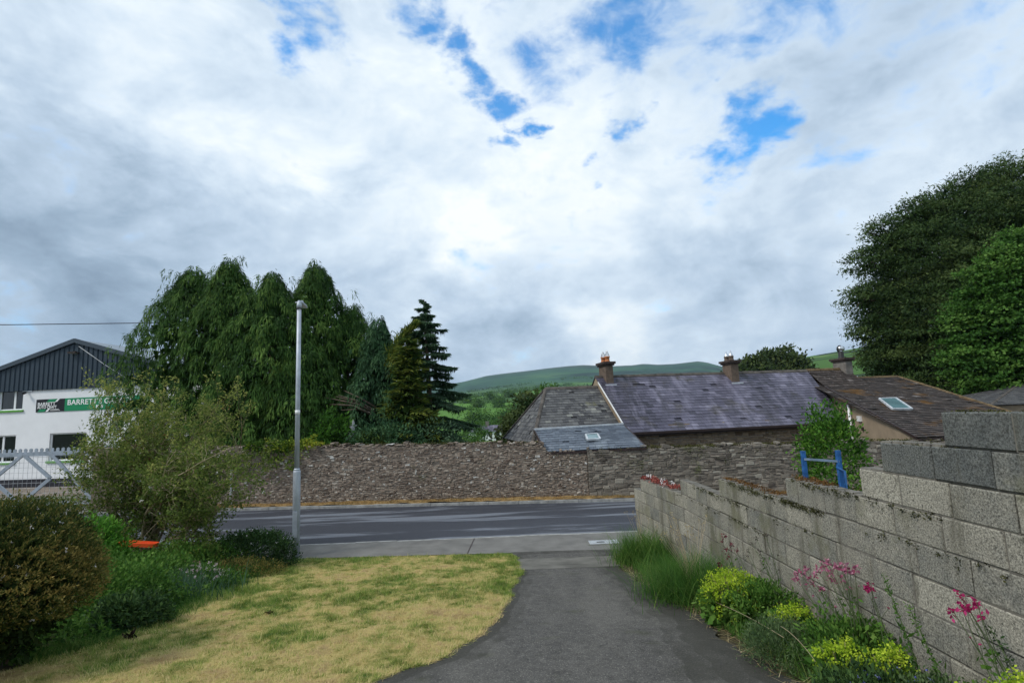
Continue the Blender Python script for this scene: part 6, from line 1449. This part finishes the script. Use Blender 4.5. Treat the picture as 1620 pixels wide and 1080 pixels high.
columbine('tall pink columbine with many nodding flowers in front of the block wall',bp(1315,2.52),hp([(1258,912),(1266,906),(1275,900),(1290,910),(1295,903),(1302,893),(1308,888),(1322,897),(1328,893),(1335,902),(1340,896),(1352,898),(1316,918),(1284,922),(1332,915),(1300,930),(1262,918),(1345,905),(1312,905),(1278,914)],2.52),M['pink'],.034,leafn=70)
columbine('dusky red columbine standing above the domed grass and first lime clump',bp(1156,2.5),hp([(1143,855),(1150,868),(1158,862),(1152,880),(1166,872),(1146,848),(1138,893)],2.52),M['maroon'],.032)
columbine('thin columbine gone to dark seed heads against the middle of the wall',bp(1204,2.5),hp([(1196,850),(1202,872),(1212,846),(1208,885),(1215,925),(1184,870),(1190,860),(1182,880)],2.52),M['seed'] if 'seed' in M else M['maroon'],.018)
columbine('deep magenta columbine at the right edge in front of the wall',bp(1545,2.52),hp([(1522,944),(1527,958),(1519,956),(1508,966),(1545,952),(1553,975),(1533,963)],2.52),M['magenta'],.030)
columbine('small magenta columbine pair between the pink columbine and the dark seed spikes',bp(1380,2.52),hp([(1371,930),(1379,931),(1376,928)],2.52),M['magenta'],.028,leafn=15)
def spike(label,c,top,mat):
    c=np.array(c); root=empty('seed_spike',c,label,'weed'); top=np.array(top); mb=MB(); mb.tube([c,(c+top)/2+(.01,0,.0),top],[.006,.005,.002],5,.3); mb.build('stem',M['greenstem'],root); lv=Leaves(); n=170; f=rng.uniform(.25,1,n)
    P=c+(top-c)*f[:,None]+rng.normal(size=(n,3))*.009; lv.add(P,rdir(n,.5),rng.uniform(.015,.035,n),rng.uniform(.006,.012,n),rng.uniform(0,.8,n)); n=14; f=rng.uniform(.1,.6,n); lv.add(c+(top-c)*f[:,None],rdir(n,.0),rng.uniform(.05,.09,n),rng.uniform(.02,.03,n),rng.uniform(.1,.6,n)); lv.build('seed_clumps',mat,root)
spike('tall dark green seed spike before the wall, left of the pair',bp(1406,2.52),hp([(1396,905)],2.54)[0],M['bedgreen'])
spike('shorter dark green seed spike before the wall, right of the pair',bp(1446,2.52),hp([(1436,955)],2.54)[0],M['bedgreen'])
spike('thin leaning weed stem at the wall near the bottom right corner',bp(1600,2.52),hp([(1565,990)],2.54)[0],M['cistus'])
# straw, dry stalks and litter at the border's foot
n=520; y=rng.uniform(4.1,11.4,n); x=edge_x(REd,y)+np.abs(rng.normal(0,.14,n))-.06
tag(blade_mesh('dry_litter',np.stack([x,y,bank(y)+.012],1),rng.uniform(0,2*pi,n),rng.uniform(1.2,1.56,n),rng.uniform(.05,.20,n),rng.uniform(.003,.008,n),rng.uniform(0,1,n),M['straw'],droop=.1),'dry straw and dead leaves along the border edge','litter',kind='stuff')
n=5200; y=rng.uniform(3.2,11.5,n); x=np.maximum(edge_x(REd,y)+.1,rng.uniform(1.9,2.75,n)); 
tag(blade_mesh('border_weeds',np.stack([x,y,bank(y)],1),rng.uniform(0,2*pi,n),rng.uniform(.1,.9,n),rng.uniform(.08,.32,n),rng.uniform(.004,.009,n),np.clip(rng.normal(.55,.3,n),0,1),M['clumpgrass']),'mixed green weeds filling the border below the block wall','weeds',kind='stuff')
a=on_bank(1172,1035)+np.array([0,0,.02]); b=on_bank(1228,1024)+np.array([0,0,.05]); mb=MB(); mb.tube([a,(a+b)/2+(0,0,.015),b],[.004,.005,.004],5,.9); tag(mb.build('dry_stalk',M['twig']),'long pale dry stalk lying out over the drive edge below the grey-green foliage','stalk','dry stalks by the border')
for q in (((1122,948),(1160,962),(1205,985),(1240,1008),.25,.32,'arching straw stalk fallen across the border beyond the second lime clump'),((1235,990),(1255,1000),(1280,1030),(1290,1046),.3,.1,'bent straw stalk drooping below the small lime clump')):
    P=[at_plane(px,py,(2.02,0,0),(1,0,0)) for i,(px,py) in enumerate(q[:4])]; P=[P[0]*(1-t)**3+3*P[1]*t*(1-t)**2+3*P[2]*t*t*(1-t)+P[3]*t**3 for t in np.linspace(0,1,12)]; mb=MB(); mb.tube(P,.0020,4,.8); tag(mb.build('dry_stalk',M['twig']),q[6],'stalk','dry stalks by the border')
# red valerian and rusty dead growth on the far end of the block wall
c=np.array([2.50,10.75,1.62]); root=empty('red_valerian',c,'red leaved plant sprawling over the far end of the block wall','plant'); lv=Leaves(); C=np.stack([np.zeros(70),rng.uniform(9.6,11.2,70),np.full(70,1.63)],1); C[:,0]=BWX(C[:,1])+rng.uniform(.02,.22,70); clumps(lv,C,.025,11,.04,.024,rng.uniform(0,1,70),None,.5,.6); lv.build('leaves',M['redleaf'],root)
lv=Leaves(); clumps(lv,C[:5]+np.array([-.05,0,.03]),.02,12,.04,.025,np.full(5,.7),None,.4); lv.build('pale_blossoms',M['whitepetal'],root)

# ================================================================== AIR
def haze():
    m,nt,out=newmat('haze'); v=nt.nodes.new('ShaderNodeVolumePrincipled'); v.inputs['Density'].default_value=HAZE; v.inputs['Color'].default_value=(.62,.80,1,1); v.inputs['Anisotropy'].default_value=.2
    nt.links.new(v.outputs[0],out.inputs['Volume'])
    zlo=float(TZ.min())-1.0; zhi=float(TZ.max())+25
    mb=MB(); mb.box(-5600,5600,-5600,5600,zlo,zhi); o=mb.build('haze',m); tag(o,'thin blue haze lying over the valley and hills','haze',kind='stuff'); o.display_type='WIRE'
HAZE=.00008
haze()
